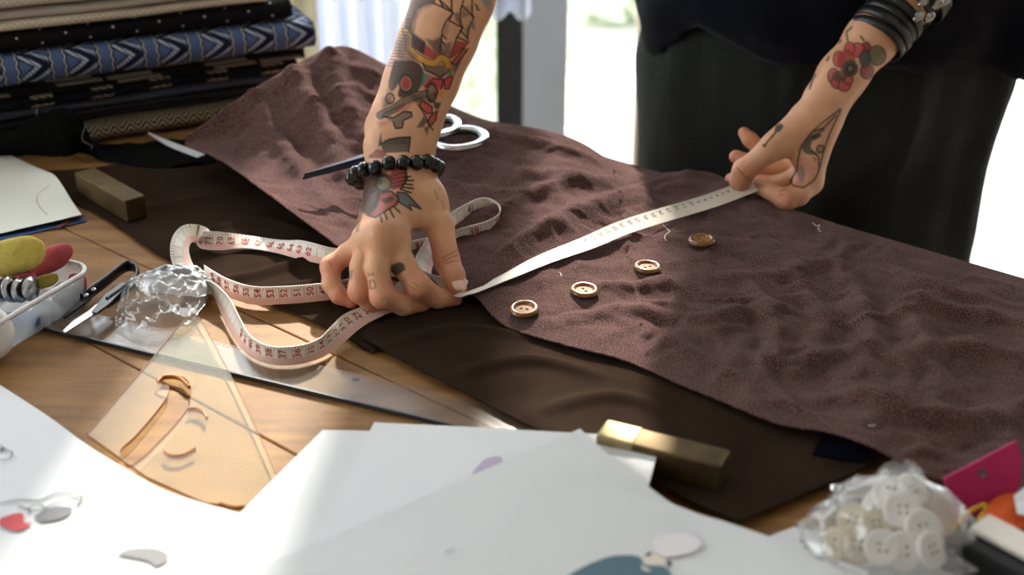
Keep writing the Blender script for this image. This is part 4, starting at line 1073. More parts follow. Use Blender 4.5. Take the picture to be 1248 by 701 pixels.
# ------------------------------------------------------------------ curtain and hanging garment by the window
m_cur = clear_mat('pale_blue_cotton', (1, 1, 1, 1), .0, .5, .93, srgb(222, 226, 236))
def drape(name, x0, x1, y, z0, z1, m, label, folds, seed, flare=0.0, cat='curtain'):
    n = 80; s = np.linspace(0, 1, n); zs_ = np.linspace(z1, z0, 24)
    G = np.zeros((n, 24, 3))
    for j, z_ in enumerate(zs_):
        k_ = j / 23; x = x0 + (x1 - x0) * s; xc = (x0 + x1) / 2
        G[:, j, 0] = xc + (x - xc) * (1 + flare * (k_ - .5)); G[:, j, 1] = y + .03 * np.sin(s * folds * 6.28 + seed) * (.4 + .6 * k_) + .01 * noise2(s * 9, np.full(n, k_ * 2), seed); G[:, j, 2] = z_
    o = grid(name, G, m); solid(o, .002); return tag(o, label, cat)
drape('window_curtain', upx(372, 2.2), upx(490, 2.2), 2.12, FLOOR + .03, 1.74, m_cur, 'pale blue cotton curtain hanging at the window behind the fabric stack', 4, 1.0)
drape('cream_curtain', upx(300, 2.1), upx(392, 2.1), 2.0, FLOOR + .03, 1.74, clear_mat('cream_cotton', (1, 1, 1, 1), .0, .5, .95, srgb(216, 210, 188)), 'cream curtain edge beside the pale blue one', 3, 2.2)
drape('hanging_garment', upx(588, 2.1), upx(645, 2.1), 2.04, at(620, 12, 2.1)[2], 1.74, m_cur, 'pale blue garment hem hanging in front of the dark window upright', 2, .4, cat='garment')
# ------------------------------------------------------------------ the person: signed-distance modelling, one continuous skin
class Field:
    def __init__(s, lo, hi, h):
        s.lo = np.array(lo, float); s.h = h
        s.n = np.ceil((np.array(hi) - s.lo) / h).astype(int) + 1
        s.F = np.full(s.n, 1.0, np.float32)
        s.ax = [(s.lo[k] + h * np.arange(s.n[k])).astype(np.float32) for k in range(3)]
    def sub(s, lo, hi):
        a = np.clip(np.floor((np.array(lo) - s.lo) / s.h).astype(int), 0, s.n); b = np.clip(np.ceil((np.array(hi) - s.lo) / s.h).astype(int) + 1, 0, s.n)
        return tuple(slice(i, j) for i, j in zip(a, b))
    def coords(s, sl):
        return s.ax[0][sl[0]][:, None, None], s.ax[1][sl[1]][None, :, None], s.ax[2][sl[2]][None, None, :]
    def put(s, sl, d, k):
        f = s.F[sl]
        if k > 0:
            hh = np.maximum(k - np.abs(f - d), 0) / k
            s.F[sl] = np.minimum(f, d) - hh * hh * k * .25
        else: s.F[sl] = np.minimum(f, d)
    def cone(s, a, b, ra, rb, k=.004, sq=None):
        """tapered round limb a-b; sq=(axis, factor) makes it factor times thinner along axis"""
        a = np.array(a, float); b = np.array(b, float); m = max(ra, rb) * (1 if sq is None else max(1, 1)) + k + 3 * s.h
        sl = s.sub(np.minimum(a, b) - m, np.maximum(a, b) + m); x, y, z = s.coords(sl)
        ba = b - a; L2 = float(ba @ ba) + 1e-12
        t = np.clip(((x - a[0]) * ba[0] + (y - a[1]) * ba[1] + (z - a[2]) * ba[2]) / L2, 0, 1)
        dx = x - a[0] - t * ba[0]; dy = y - a[1] - t * ba[1]; dz = z - a[2] - t * ba[2]
        q = dx * dx + dy * dy + dz * dz
        if sq is not None:
            ax, f = norm(sq[0]), sq[1]; c = dx * ax[0] + dy * ax[1] + dz * ax[2]
            q = q + c * c * (f * f - 1)
        s.put(sl, (np.sqrt(q) - (ra + (rb - ra) * t)).astype(np.float32), k)
    def ell(s, c, r, k=.004, R=None):
        c = np.array(c, float); r = np.array(r, float); m = r.max() + k + 3 * s.h
        sl = s.sub(c - m, c + m); x, y, z = s.coords(sl); p = [x - c[0], y - c[1], z - c[2]]
        if R is not None: p = [p[0] * R[i][0] + p[1] * R[i][1] + p[2] * R[i][2] for i in range(3)]
        g = np.sqrt((p[0] / r[0]) ** 2 + (p[1] / r[1]) ** 2 + (p[2] / r[2]) ** 2)
        s.put(sl, ((g - 1) * r.min()).astype(np.float32), k)
    def chain(s, pts, rad, k=.004, sq=None):
        for i in range(len(pts) - 1): s.cone(pts[i], pts[i + 1], rad[i], rad[i + 1], k, sq)
    def mesh(s):
        F = s.F; n = s.n; ins = F < 0
        cnt = np.zeros(n - 1, np.int8)
        for i in (0, 1):
            for j in (0, 1):
                for k in (0, 1): cnt += ins[i:n[0] - 1 + i, j:n[1] - 1 + j, k:n[2] - 1 + k]
        C = np.argwhere((cnt > 0) & (cnt < 8)); acc = np.zeros((len(C), 3)); w = np.zeros(len(C))
        cor = [(i, j, k) for i in (0, 1) for j in (0, 1) for k in (0, 1)]
        val = {q: F[C[:, 0] + q[0], C[:, 1] + q[1], C[:, 2] + q[2]].astype(float) for q in cor}
        for q in cor:
            for a in range(3):
                if q[a] == 0:
                    p = tuple(1 if i == a else q[i] for i in range(3)); f0, f1 = val[q], val[p]
                    m = (f0 < 0) != (f1 < 0); t = np.where(m, f0 / np.where(m, f0 - f1, 1), 0)
                    pt = np.array(q, float)[None] + np.eye(3)[a][None] * t[:, None]
                    acc += pt * m[:, None]; w += m
        V = s.lo + (C + acc / w[:, None]) * s.h
        idx = np.full(n - 1, -1, np.int32); idx[C[:, 0], C[:, 1], C[:, 2]] = np.arange(len(C))
        Q = []
        for a in range(3):
            b, c = (a + 1) % 3, (a + 2) % 3
            lo = [slice(None)] * 3; hi = [slice(None)] * 3; lo[a] = slice(0, -1); hi[a] = slice(1, None)
            A, B = ins[tuple(lo)], ins[tuple(hi)]; e = np.argwhere(A != B)
            e = e[(e[:, b] > 0) & (e[:, c] > 0) & (e[:, b] < n[b] - 1) & (e[:, c] < n[c] - 1)]
            fl = A[e[:, 0], e[:, 1], e[:, 2]]
            def g(db, dc):
                q = e.copy(); q[:, b] -= db; q[:, c] -= dc; return idx[q[:, 0], q[:, 1], q[:, 2]]
            q = np.stack([g(1, 1), g(0, 1), g(0, 0), g(1, 0)], 1); q[~fl] = q[~fl][:, ::-1]; Q.append(q)
        return V, np.vstack(Q)

def smooth_mesh(V, Q, it=2, lam=.5):
    n = len(V); e = np.vstack([Q[:, [0, 1]], Q[:, [1, 2]], Q[:, [2, 3]], Q[:, [3, 0]]])
    deg = np.bincount(e[:, 0], minlength=n) + np.bincount(e[:, 1], minlength=n)
    for _ in range(it):
        a = np.zeros_like(V)
        for k in range(3): a[:, k] = np.bincount(e[:, 0], V[e[:, 1], k], n) + np.bincount(e[:, 1], V[e[:, 0], k], n)
        V = V + lam * (a / np.maximum(deg, 1)[:, None] - V)
    return V
def vnormals(V, Q):
    fn = np.cross(V[Q[:, 2]] - V[Q[:, 0]], V[Q[:, 3]] - V[Q[:, 1]]); N = np.zeros_like(V)
    for j in range(4):
        for k in range(3): N[:, k] += np.bincount(Q[:, j], fn[:, k], len(V))
    return norm(N)

def smin_fields(A, B, k):
    hh = np.maximum(k - np.abs(A - B), 0) / k
    return np.minimum(A, B) - hh * hh * k * .25

# ---- joints.  Right arm of the person (left in the picture)
vd = np.array((0, CT, -ST))
A_el = at(604, -150, 1.10); A_sh = np.array((.135, 1.25, .52))
A_wr = at(487, 196, 1.112)
hA = .00095
allp = [A_el, A_wr, at(390, 380, 1.03), at(565, 372, 1.07)]
lo = np.min(allp, 0) - .055; hi = np.max(allp, 0) + .055
FA = Field(lo, hi, hA)
lat = norm(at(530, 196, 1.112) - at(445, 200, 1.112))             # across the wrist, little-finger side to thumb side
# forearm: two bones' worth of section so that the wrist is flat and the forearm round
def fore(Fd, line, rad, lat, sp, k=.016, sq=None):
    for i in range(len(line) - 1):
        for sg in (-1, 1): Fd.cone(line[i] + lat * sp[i] * sg, line[i + 1] + lat * sp[i + 1] * sg, rad[i], rad[i + 1], k, sq)
lineA = [at(488, 212, 1.108), at(487, 178, 1.115), at(497, 140, 1.118), at(514, 97, 1.118), at(534, 48, 1.115), at(553, 0, 1.112), at(575, -70, 1.108), A_el]
fore(FA, lineA, [.0165, .0172, .0185, .0205, .0225, .0240, .0265, .0285], lat, [.0105, .0098, .0094, .0088, .0078, .0072, .0076, .006])
FA.ell(at(459, 156, 1.126), (.0095, .0095, .0105), .010)           # ulna head
# palm: a fan of metacarpals
MCP = {'i': at(480, 290, 1.048), 'm': at(464, 287, 1.038), 'r': at(448, 292, 1.048), 'p': at(442, 300, 1.064)}
WRp = {'i': at(499, 214, 1.104), 'm': at(490, 214, 1.100), 'r': at(477, 216, 1.104), 'p': at(469, 220, 1.112)}
for f_, ra, rb in (('i', .0148, .0108), ('m', .0148, .0114), ('r', .0135, .0100), ('p', .0125, .0088)): FA.cone(WRp[f_], MCP[f_], ra, rb, .014)
FA.cone(at(482, 226, 1.122), at(466, 278, 1.085), .0150, .0120, .014)   # flesh of the palm, below
FA.cone(at(505, 226, 1.118), at(526, 258, 1.094), .0150, .0122, .014)   # ball of the thumb
FA.cone(at(500, 216, 1.106), at(520, 242, 1.094), .0135, .0130, .014)
FA.cone(at(520, 242, 1.090), at(507, 266, 1.074), .0095, .0085, .014)   # web between thumb and index
# fingers in a field of their own so neighbours stay apart
FF = Field(lo, hi, hA)
fing = {
 'thumb': ([at(519, 238, 1.094), at(536, 276, 1.080), at(544.5, 317, 1.066), at(552, 336, 1.058), at(557.5, 349, 1.054)], [.0128, .0114, .0103, .0094, .0078]),
 'index': ([MCP['i'], at(490, 321, 1.039), at(510, 349, 1.036), at(533, 363, 1.050), at(555, 366, 1.060)], [.0106, .0096, .0100, .0082, .0055]),
 'middle': ([MCP['m'], at(460, 326, 1.030), at(466, 361, 1.028), at(492, 371, 1.040), at(514, 371, 1.052)], [.0105, .0092, .0096, .0086, .0072]),
 'ring': ([MCP['r'], at(440, 325, 1.038), at(438, 355, 1.036), at(452, 368, 1.046), at(472, 373, 1.055)], [.0096, .0084, .0088, .0080, .0068]),
 'pinky': ([MCP['p'], at(424, 309, 1.066), at(403, 325, 1.064), at(404, 346, 1.060), at(413, 360, 1.058), at(428, 368, 1.058)], [.0088, .0082, .0082, .0072, .0068, .0056])}
for nm, (pts, rad) in fing.items():
    one = Field(np.maximum(np.min(pts, 0) - .024, lo), np.minimum(np.max(pts, 0) + .024, hi), hA)
    sl = FF.sub(one.lo, one.lo); off = [q.start for q in sl]
    one.lo = FF.lo + np.array(off) * hA; one.n = np.minimum(one.n, FF.n - np.array(off)); one.F = np.full(one.n, 1.0, np.float32); one.ax = [(one.lo[k] + hA * np.arange(one.n[k])).astype(np.float32) for k in range(3)]
    one.chain(pts, rad, .004)
    sl = tuple(slice(o_, o_ + n_) for o_, n_ in zip(off, one.n))
    FF.put(sl, one.F, .0012)
FA.F = smin_fields(FA.F, FF.F, .0085)
# knuckle bones and thumb joints as soft swellings, tendons of the back of the hand
for f_, r in (('i', .0100), ('m', .0100), ('r', .0092)): FA.ell(MCP[f_] - vd * .0065, (r, r, r), .010)
for f_ in 'imr': FA.cone(WRp[f_] * .35 + MCP[f_] * .65 - vd * .0118, MCP[f_] - vd * .0115, .0028, .0034, .007)
VA, QA = FA.mesh(); VA = smooth_mesh(VA, QA, 3, .5)

# ---- left arm of the person (right in the picture)
B_el = at(1217, -118, 1.25); B_sh = np.array((.505, 1.40, .54))
B_wr = at(1001, 133, 1.238)
allp = [B_el, B_wr, at(880, 260, 1.31), at(1000, 262, 1.19)]
lo = np.min(allp, 0) - .055; hi = np.max(allp, 0) + .055
FBd = Field(lo, hi, hA)
latB = norm(vd + .15 * np.array((1, 0, 0)))                        # flat of the wrist runs away from the camera
lineB = [at(992, 146, 1.236), at(1008, 122, 1.240), at(1027, 92, 1.245), at(1062, 48, 1.248), at(1110, -5, 1.25), at(1160, -58, 1.25), B_el]
fore(FBd, lineB, [.0160, .0168, .0182, .0200, .0225, .0250, .0275], latB, [.0100, .0094, .0088, .0080, .0074, .0076, .006])
MB_ = {'i': at(986, 221, 1.232), 'm': at(988, 208, 1.252), 'r': at(984, 194, 1.270), 'p': at(975, 182, 1.286)}
WB = {'i': at(1002, 152, 1.226), 'm': at(1003, 148, 1.238), 'r': at(1000, 146, 1.250), 'p': at(996, 144, 1.260)}
for f_, ra, rb in (('i', .0140, .0120), ('m', .0140, .0118), ('r', .0135, .0110), ('p', .0125, .0100)): FBd.cone(WB[f_], MB_[f_], ra, rb, .014)
FBd.cone(at(980, 150, 1.232), at(945, 177, 1.226), .0160, .0130, .014)
FBd.cone(at(985, 156, 1.246), at(975, 180, 1.252), .0140, .0105, .014)
FBd.cone(at(968, 174, 1.228), at(981, 200, 1.230), .0088, .0088, .012)
FF = Field(lo, hi, hA)
fing2 = {
 'thumb': ([at(968, 164, 1.230), at(934, 186, 1.220), at(907, 208, 1.230), at(902, 220, 1.238), at(901, 231, 1.244)], [.0126, .0104, .0108, .0096, .0076]),
 'index': ([MB_['i'], at(973, 237, 1.222), at(958, 243, 1.218), at(938, 232, 1.234), at(915, 225, 1.250)], [.0116, .0102, .0102, .0082, .0066]),
 'middle': ([MB_['m'], at(950, 226, 1.264), at(928, 226, 1.270), at(905, 222, 1.276), at(892, 219, 1.280)], [.0112, .0096, .0094, .0080, .0068]),
 'ring': ([MB_['r'], at(948, 202, 1.282), at(925, 205, 1.286), at(907, 197, 1.290), at(897, 191, 1.292)], [.0108, .0094, .0090, .0078, .0066]),
 'pinky': ([MB_['p'], at(945, 184, 1.296), at(928, 183, 1.298), at(914, 170, 1.300), at(907, 162, 1.302)], [.0096, .0084, .0080, .0070, .0060])}
for nm, (pts, rad) in fing2.items():
    one = Field(np.maximum(np.min(pts, 0) - .024, lo), np.minimum(np.max(pts, 0) + .024, hi), hA)
    sl = FF.sub(one.lo, one.lo); off = [q.start for q in sl]
    one.lo = FF.lo + np.array(off) * hA; one.n = np.minimum(one.n, FF.n - np.array(off)); one.F = np.full(one.n, 1.0, np.float32); one.ax = [(one.lo[k] + hA * np.arange(one.n[k])).astype(np.float32) for k in range(3)]
    one.chain(pts, rad, .004)
    sl = tuple(slice(o_, o_ + n_) for o_, n_ in zip(off, one.n))
    FF.put(sl, one.F, .0012)
FBd.F = smin_fields(FBd.F, FF.F, .0085)
FBd.cone(at(994, 170, 1.222), at(989, 214, 1.222), .0030, .0040, .009)
VB, QB = FBd.mesh(); VB = smooth_mesh(VB, QB, 3, .5)

# ---- rest of the body (mostly under the clothes or above the frame)
PEL = np.array((.352, 1.43, .08)); CHE = np.array((.325, 1.35, .40)); NEC = np.array((.29, 1.29, .585)); HEA = np.array((.255, 1.215, .715))
HR, HL = np.array((.262, 1.42, .04)), np.array((.444, 1.44, .04))
KR, KL = np.array((.250, 1.37, -.34)), np.array((.428, 1.40, -.34)); AR, AL = np.array((.255, 1.43, -.715)), np.array((.43, 1.46, -.715))
FC = Field((-.12, 1.0, FLOOR - .02), (.72, 1.68, .90), .006)
FC.ell(PEL, (.165, .10, .12), .05); FC.cone(PEL, CHE, .105, .115, .06, ((.25, 1, 0), 1.15)); FC.ell(CHE, (.165, .105, .15), .05)
FC.cone(A_sh, B_sh, .055, .055, .05); FC.cone(NEC - (0, -.02, .06), NEC + (HEA - NEC) * .5, .055, .05, .03)
FC.cone(A_sh, A_el, .048, .038, .04); FC.cone(B_sh, B_el, .048, .036, .04)
FC.cone(A_el, lineA[-2], .029, .022, .02); FC.cone(B_el, lineB[-2], .026, .020, .02)
for a, b, c in ((HR, KR, AR), (HL, KL, AL)): FC.cone(a, b, .082, .056, .03); FC.cone(b, c, .054, .036, .02)
fwd = norm(np.array((-.35, -.85, -.42))); hup = norm(np.array((0, 0, 1)) - fwd * fwd[2]); hrt = np.cross(fwd, hup)
RH = np.array([hrt, fwd, hup])
FC.ell(HEA, (.074, .092, .108), .02, RH); FC.ell(HEA + fwd * .035 - hup * .065, (.05, .05, .045), .03, RH)
FC.cone(HEA + fwd * .092 + hup * .012, HEA + fwd * .108 - hup * .018, .008, .013, .012)
for sg in (-1, 1):
    FC.ell(HEA + hrt * .076 * sg - hup * .005, (.010, .022, .032), .006, RH); FC.ell(HEA + fwd * .083 + hrt * .032 * sg + hup * .022, (.022, .010, .007), .012, RH)
FC.ell(HEA + fwd * .090 - hup * .052, (.024, .010, .008), .008, RH)
VC, QC = FC.mesh(); VC = smooth_mesh(VC, QC, 2, .5)
# the sections inside the sleeves that the fine arms replace
# ---- skin colour and tattoos, painted per vertex
SK = np.array(srgb(216, 166, 130)[:3]); RED = np.array(srgb(206, 122, 98)[:3])
def lin(c): return np.array(srgb(*c)[:3])
def in_poly(u, v, poly):
    r = np.zeros(u.shape, bool); n = len(poly)
    for i in range(n):
        (x0, y0), (x1, y1) = poly[i], poly[(i + 1) % n]
        m = ((y0 > v) != (y1 > v)) & (u < (x1 - x0) * (v - y0) / ((y1 - y0) or 1e-9) + x0); r ^= m
    return r
class Ink:
    def __init__(s, V, N, paint_all):
        s.u, s.v = proj(V); s.c = np.tile(SK, (len(V), 1)); cd = norm(np.array((0, 0, CAM_H)) - V)
        s.face = ((N * cd).sum(1) > .02) | paint_all
    def mixin(s, m, c, a): a = (a * m)[:, None] if np.ndim(m) else a; s.c = s.c * (1 - a) + lin(c) * a
    def fill(s, poly, c, a=.85, soft=1.2):
        if len(poly) > 6: poly = [tuple(q) for q in catmull(list(poly) + [poly[0]], 5 * len(poly))[:-1]]
        m = in_poly(s.u, s.v, poly).astype(float); d, _ = seg_dist(s.u, s.v, list(poly) + [poly[0]])
        m = np.clip(.5 + np.where(m > 0, d, -d) / soft, 0, 1); s.mixin(m * s.face, c, a)
    def line(s, poly, c=(30, 24, 22), w=1.3, a=.9):
        d, _ = seg_dist(s.u, s.v, poly); s.mixin(np.clip(1 - (d - w * .5) / .9, 0, 1) * s.face, c, a)
    def oval(s, x, y, rx, ry, c, a=.85):
        g = np.sqrt(((s.u - x) / rx) ** 2 + ((s.v - y) / ry) ** 2); s.mixin(np.clip((1 - g) * min(rx, ry) / 1.2 + .5, 0, 1) * s.face, c, a)
    def ring(s, x, y, rx, ry, w=1.3, c=(30, 24, 22), a=.85):
        g = np.abs(np.sqrt(((s.u - x) / rx) ** 2 + ((s.v - y) / ry) ** 2) - 1) * min(rx, ry); s.mixin(np.clip(1 - (g - w * .5) / .9, 0, 1) * s.face, c, a)
def redden(V, pts, r, amt):
    a = np.zeros(len(V))
    for p in pts: a = np.maximum(a, np.clip(1 - np.linalg.norm(V - p, axis=1) / r, 0, 1))
    return (a * amt)[:, None]
NA = vnormals(VA, QA); uA, vA = proj(VA)
I = Ink(VA, NA, vA < 186)
rd = redden(VA, [q[0][-1] for q in fing.values()] + [q[0][2] for q in fing.values()], .022, .75); I.c = I.c * (1 - rd) + RED * rd
RDK, BLK, TEA, YEL, GRY = (168, 44, 50), (30, 24, 22), (82, 122, 112), (214, 158, 62), (92, 80, 72)
T3 = lambda p: zz(440, 0, 6.37, p); T4 = lambda p: zz(440, 80, 6.371, p); T2 = lambda p: zz(420, 150, 5.843, p); T1 = lambda p: zz(380, 230, 4.38, p)
# ship, rope and sails
I.fill(T3([(360, 0), (570, -60), (570, 25), (490, 45), (430, 100), (405, 240), (500, 330), (480, 420), (400, 340), (340, 240)]), (42, 30, 28), .82, 3)
I.fill(T3([(500, 300), (560, 312), (620, 280), (650, 420), (590, 435)]), BLK, .75, 4)
I.fill(T3([(410, 80), (440, 100), (420, 240), (400, 250)]), BLK, .5, 3)
I.fill(T3([(400, 262), (500, 330), (485, 420), (390, 365)]), (74, 34, 44), .8)
for p in ([(560, 25), (640, 58), (715, 100), (660, 165), (632, 230), (612, 400)], [(600, -10), (700, 82)], [(702, -30), (705, 85)], [(715, 100), (682, 160), (790, 215), (745, 290), (690, 440)], [(800, -10), (772, 80), (770, 180), (790, 215)], [(790, 48), (875, 135), (838, 220), (826, 300)], [(862, -20), (862, 110), (875, 135)], [(640, 60), (600, -20)], [(745, 290), (835, 325), (800, 365), (700, 450)], [(770, 235), (830, 300)], [(632, 270), (660, 300)], [(625, 320), (650, 345)]): I.line(T3(p))
I.fill(T3([(718, 100), (772, 95), (790, 212), (735, 160)]), GRY, .75, 3); I.fill(T3([(780, 62), (850, 118), (785, 135)]), GRY, .65, 3); I.fill(T3([(800, 230), (840, 190), (825, 290)]), GRY, .6, 3)
I.fill(T3([(640, 345), (705, 325), (690, 440), (640, 425)]), BLK, .65, 4); I.fill(T3([(868, 140), (890, 235), (845, 200)]), TEA, .8, 2); I.fill(T3([(930, -20), (1010, -20), (990, 80), (955, 40)]), (104, 142, 140), .75, 3)
I.fill(T3([(508, 345), (600, 430), (560, 462), (485, 430)]), RDK, .88); I.fill(T3([(742, 318), (835, 330), (800, 368), (700, 452), (690, 440)]), RDK, .88); I.fill(T3([(720, 470), (805, 378), (830, 380), (740, 512), (700, 490)]), (186, 62, 62), .85)
I.line(T3([(830, 380), (740, 512), (700, 490), (805, 372)]), BLK, 1.1)
I.line(T3([(885, 35), (905, 52), (900, 70), (920, 78)]), BLK, 1.2)
rope = T3([(345, 240), (372, 290), (370, 370), (420, 430), (500, 478), (570, 495), (620, 447), (660, 462), (688, 530)])
I.line(rope, BLK, 8.5); I.line(rope, YEL, 6)
# shaded netting and hatching on the outer side
I.fill(T3([(285, 330), (345, 240), (400, 300), (388, 380), (432, 440), (400, 485), (280, 450)]), (74, 50, 42), .7, 6)
for k in range(16): I.line(T3([(345 - 9 * k, 150 + 24 * k), (392 - 5 * k, 156 + 24 * k)]), (40, 28, 24), 1.0, .55)
for k in range(5): I.line(T3([(405 + 22 * k, 275 + 16 * k), (395 + 22 * k, 365 + 14 * k)]), BLK, 1.0, .6)
I.fill(T3([(470, 640), (540, 590), (640, 600), (655, 660), (600, 720), (500, 720)]), (198, 70, 70), .8, 2); I.fill(T3([(660, 610), (720, 590), (700, 660), (660, 690)]), (198, 70, 70), .8, 2)
I.fill(T3([(440, 30), (540, 40), (480, 70), (430, 140)]), BLK, .55, 6); I.fill(T3([(645, 190), (690, 165), (670, 260), (632, 300)]), GRY, .45, 5); I.fill(T3([(790, 60), (850, 40), (860, 110)]), GRY, .4, 4)
# skull, crossbones, rose
I.fill(T3([(480, 495), (560, 522), (640, 495), (665, 570), (620, 602), (500, 545)]), GRY, .85, 2); I.line(T3([(480, 490), (500, 545), (620, 602), (668, 560), (690, 535)]), BLK, 1.3)
I.fill(T4([(255, -40), (430, -30), (492, 60), (482, 130), (440, 200), (380, 240), (290, 240), (312, 150), (382, 112), (340, 80), (300, 130), (240, 200), (215, 130)]), (34, 27, 24), .92, 2)
I.fill(T4([(215, 120), (250, 110), (240, 300), (180, 340), (190, 240)]), (120, 88, 68), .55, 3)
I.oval(440 + 350 / 6.37, 80 + 140 / 6.37, 8, 10, (150, 112, 84), .9); I.oval(440 + 348 / 6.37, 80 + 135 / 6.37, 5, 7.5, (158, 50, 50), .95); I.ring(440 + 350 / 6.37, 80 + 140 / 6.37, 8, 10.5)
for p in ([(500, 160), (560, 100), (640, 110), (622, 180), (572, 245), (560, 170)], [(645, 108), (700, 75), (712, 100), (682, 180), (650, 182)], [(470, 268), (552, 318), (552, 370), (512, 372), (450, 310)], [(530, 400), (592, 350), (582, 420), (540, 472), (520, 440)]):
    I.fill(T4(p), (204, 72, 72), .88); I.line(T4(p + p[:1]), BLK, 1.1)
I.fill(T4([(600, 178), (645, 190), (632, 240), (600, 232)]), YEL, .8); I.fill(T4([(560, 280), (625, 290), (600, 342), (570, 332)]), BLK, .85, 2); I.fill(T4([(395, 250), (470, 250), (440, 310), (420, 290)]), BLK, .6, 4)
I.fill(T4([(480, 50), (548, 70), (512, 120), (440, 195), (468, 130)]), TEA, .8, 2); I.fill(T3([(655, 560), (712, 540), (702, 582), (650, 585)]), TEA, .8, 2); I.fill(T3([(720, 500), (800, 420), (750, 540), (715, 600)]), (46, 66, 58), .8, 3)
bone = T4([(150, 385), (250, 340), (330, 280), (430, 232), (540, 215)]); I.line(bone, BLK, 9.5, .85); I.line(bone, (128, 106, 88), 7, .9); I.oval(440 + 555 / 6.37, 80 + 175 / 6.37, 4.5, 5.5, (150, 128, 106), .9); I.oval(440 + 545 / 6.37, 80 + 250 / 6.37, 5, 5, (104, 92, 82), .9); I.ring(440 + 550 / 6.37, 80 + 210 / 6.37, 6, 11, 1.2)
for k in range(6): I.line(T4([(175 + k * 28, 385 - k * 13), (190 + k * 28, 360 - k * 13)]), BLK, 1.2, .7)
I.fill(T4([(360, 215), (470, 235), (560, 255), (520, 300), (410, 275)]), BLK, .5, 5); I.fill(T4([(170, 250), (240, 230), (230, 300), (160, 350)]), (60, 42, 36), .6, 5); I.ring(440 + 225 / 6.37, 80 + 255 / 6.37, 5, 6, 1.2)
I.fill(T4([(285, 335), (400, 290), (365, 340), (280, 365)]), RDK, .6, 5); I.fill(T4([(130, 440), (235, 430), (150, 485)]), RDK, .5, 6)
be = [(165, 395), (250, 405), (335, 355), (390, 362), (395, 395), (330, 425), (320, 482), (270, 488), (250, 440)]; I.fill(T4(be), (112, 100, 90), .85); I.line(T4(be), BLK, 1.3)
I.fill(T4([(430, 482), (490, 388), (512, 440), (480, 478)]), (70, 68, 66), .85, 2); I.fill(T4([(488, 480), (530, 470), (512, 545)]), (60, 58, 56), .85, 2); I.line(T4([(450, 310), (500, 390), (530, 470), (560, 500)]), BLK, 1.1)
fin = [(150, 612), (220, 572), (300, 558), (382, 555), (372, 670), (180, 680)]; I.fill(T4(fin), (58, 62, 54), .85); I.line(T4(fin[:4] + [(372, 670)]), BLK, 1.3)
for k in range(8): I.line(T4([(190 + k * 23, 575 - k * 2), (186 + k * 23, 605)]), BLK, 1.0, .7)
I.fill(T4([(130, 635), (152, 520), (167, 605)]), (52, 56, 50), .85, 2); I.fill(T4([(60, 700), (120, 650), (195, 662), (200, 720), (60, 720)]), (122, 46, 46), .8, 2)
# back of the hand
I.fill(T2([(150, 330), (260, 345), (335, 380), (300, 480), (250, 560), (200, 640), (130, 640), (95, 560), (110, 430)]), (52, 36, 31), .9, 4)
I.fill(T2([(340, 300), (432, 305), (442, 400), (410, 462), (330, 482), (320, 390)]), (146, 42, 46), .88, 2); I.line(T2([(430, 300), (445, 400), (400, 472)]), BLK, 2.2)
for k in range(4): I.line(T2([(330, 380 + 26 * k), (430, 350 + 28 * k)]), (60, 24, 26), 1.2, .7)
for p in ([(430, 390), (470, 380)], [(440, 410), (490, 408)], [(440, 435), (482, 441)], [(420, 458), (490, 466)], [(400, 472), (472, 497)], [(250, 648), (266, 705)], [(280, 630), (302, 682)], [(320, 610), (350, 672)], [(350, 594), (392, 636)]): I.line(T2(p), BLK, 1.5)
I.oval(420 + 275 / 5.843, 150 + 430 / 5.843, 8, 8.5, (116, 108, 78), .8); I.ring(420 + 275 / 5.843, 150 + 430 / 5.843, 9, 9.5, 2); I.oval(420 + 250 / 5.843, 150 + 420 / 5.843, 3, 4, (50, 60, 46), .8)
lowr = [(250, 500), (330, 485), (386, 530), (372, 580), (300, 622), (220, 672), (160, 652), (220, 600)]; I.fill(T2(lowr), (158, 64, 58), .85, 2); I.line(T2(lowr + lowr[:1]), BLK, 1.4); I.fill(T2([(250, 545), (340, 520), (352, 546), (290, 578)]), (46, 30, 28), .8, 2)
I.line(T2([(150, 560), (180, 500), (240, 470), (230, 560), (170, 620)]), BLK, 1.6, .7); I.line(T2([(130, 440), (160, 520), (150, 640)]), (90, 58, 46), 1.6, .6)
sp = [(375, 490), (440, 500), (545, 612), (460, 580), (478, 622), (385, 560)]; I.fill(T2(sp), (72, 106, 104), .88, 1.5); I.line(T2(sp + sp[:1]), BLK, 1.2)
I.line(T2([(640, 480), (652, 510), (662, 545)]), (120, 120, 110), 1.6, .5); I.line(T2([(690, 560), (710, 610)]), (120, 120, 110), 1.4, .5)
I.fill(T1([(225, 120), (262, 60), (268, 150), (250, 225), (235, 235)]), (70, 52, 46), .7, 3)
I.fill(T1([(425, 408), (467, 391), (492, 400), (500, 432), (454, 466), (428, 450)]), (46, 40, 36), .9, 2); I.oval(380 + 450 / 4.38, 230 + 420 / 4.38, 3, 3, (90, 78, 66), .6)
I.line(T1([(308, 495), (332, 488), (342, 530), (314, 535), (308, 495)]), (84, 76, 66), 1.2, .75); I.line(T1([(303, 455), (308, 462)]), (84, 76, 66), 1.4, .7); I.line(T1([(322, 452), (326, 462)]), (84, 76, 66), 1.4, .7)
I.fill(T1([(205, 440), (220, 436), (214, 478), (200, 490)]), (96, 86, 76), .7, 2)
CRE = (132, 74, 54)  # joint creases: shade of the skin folds painted as dark lines
for p in ([(700, 372), (740, 348), (772, 330)], [(705, 388), (745, 366), (776, 356)], [(712, 402), (750, 390), (780, 386)], [(540, 215), (575, 222), (610, 250)], [(530, 232), (560, 246)], [(520, 515), (550, 540)], [(535, 500), (570, 522)], [(95, 395), (110, 420)]): I.line(T1(p), CRE, .9, .55)
colA = I.c
NB = vnormals(VB, QB); I = Ink(VB, NB, np.zeros(len(VB), bool))
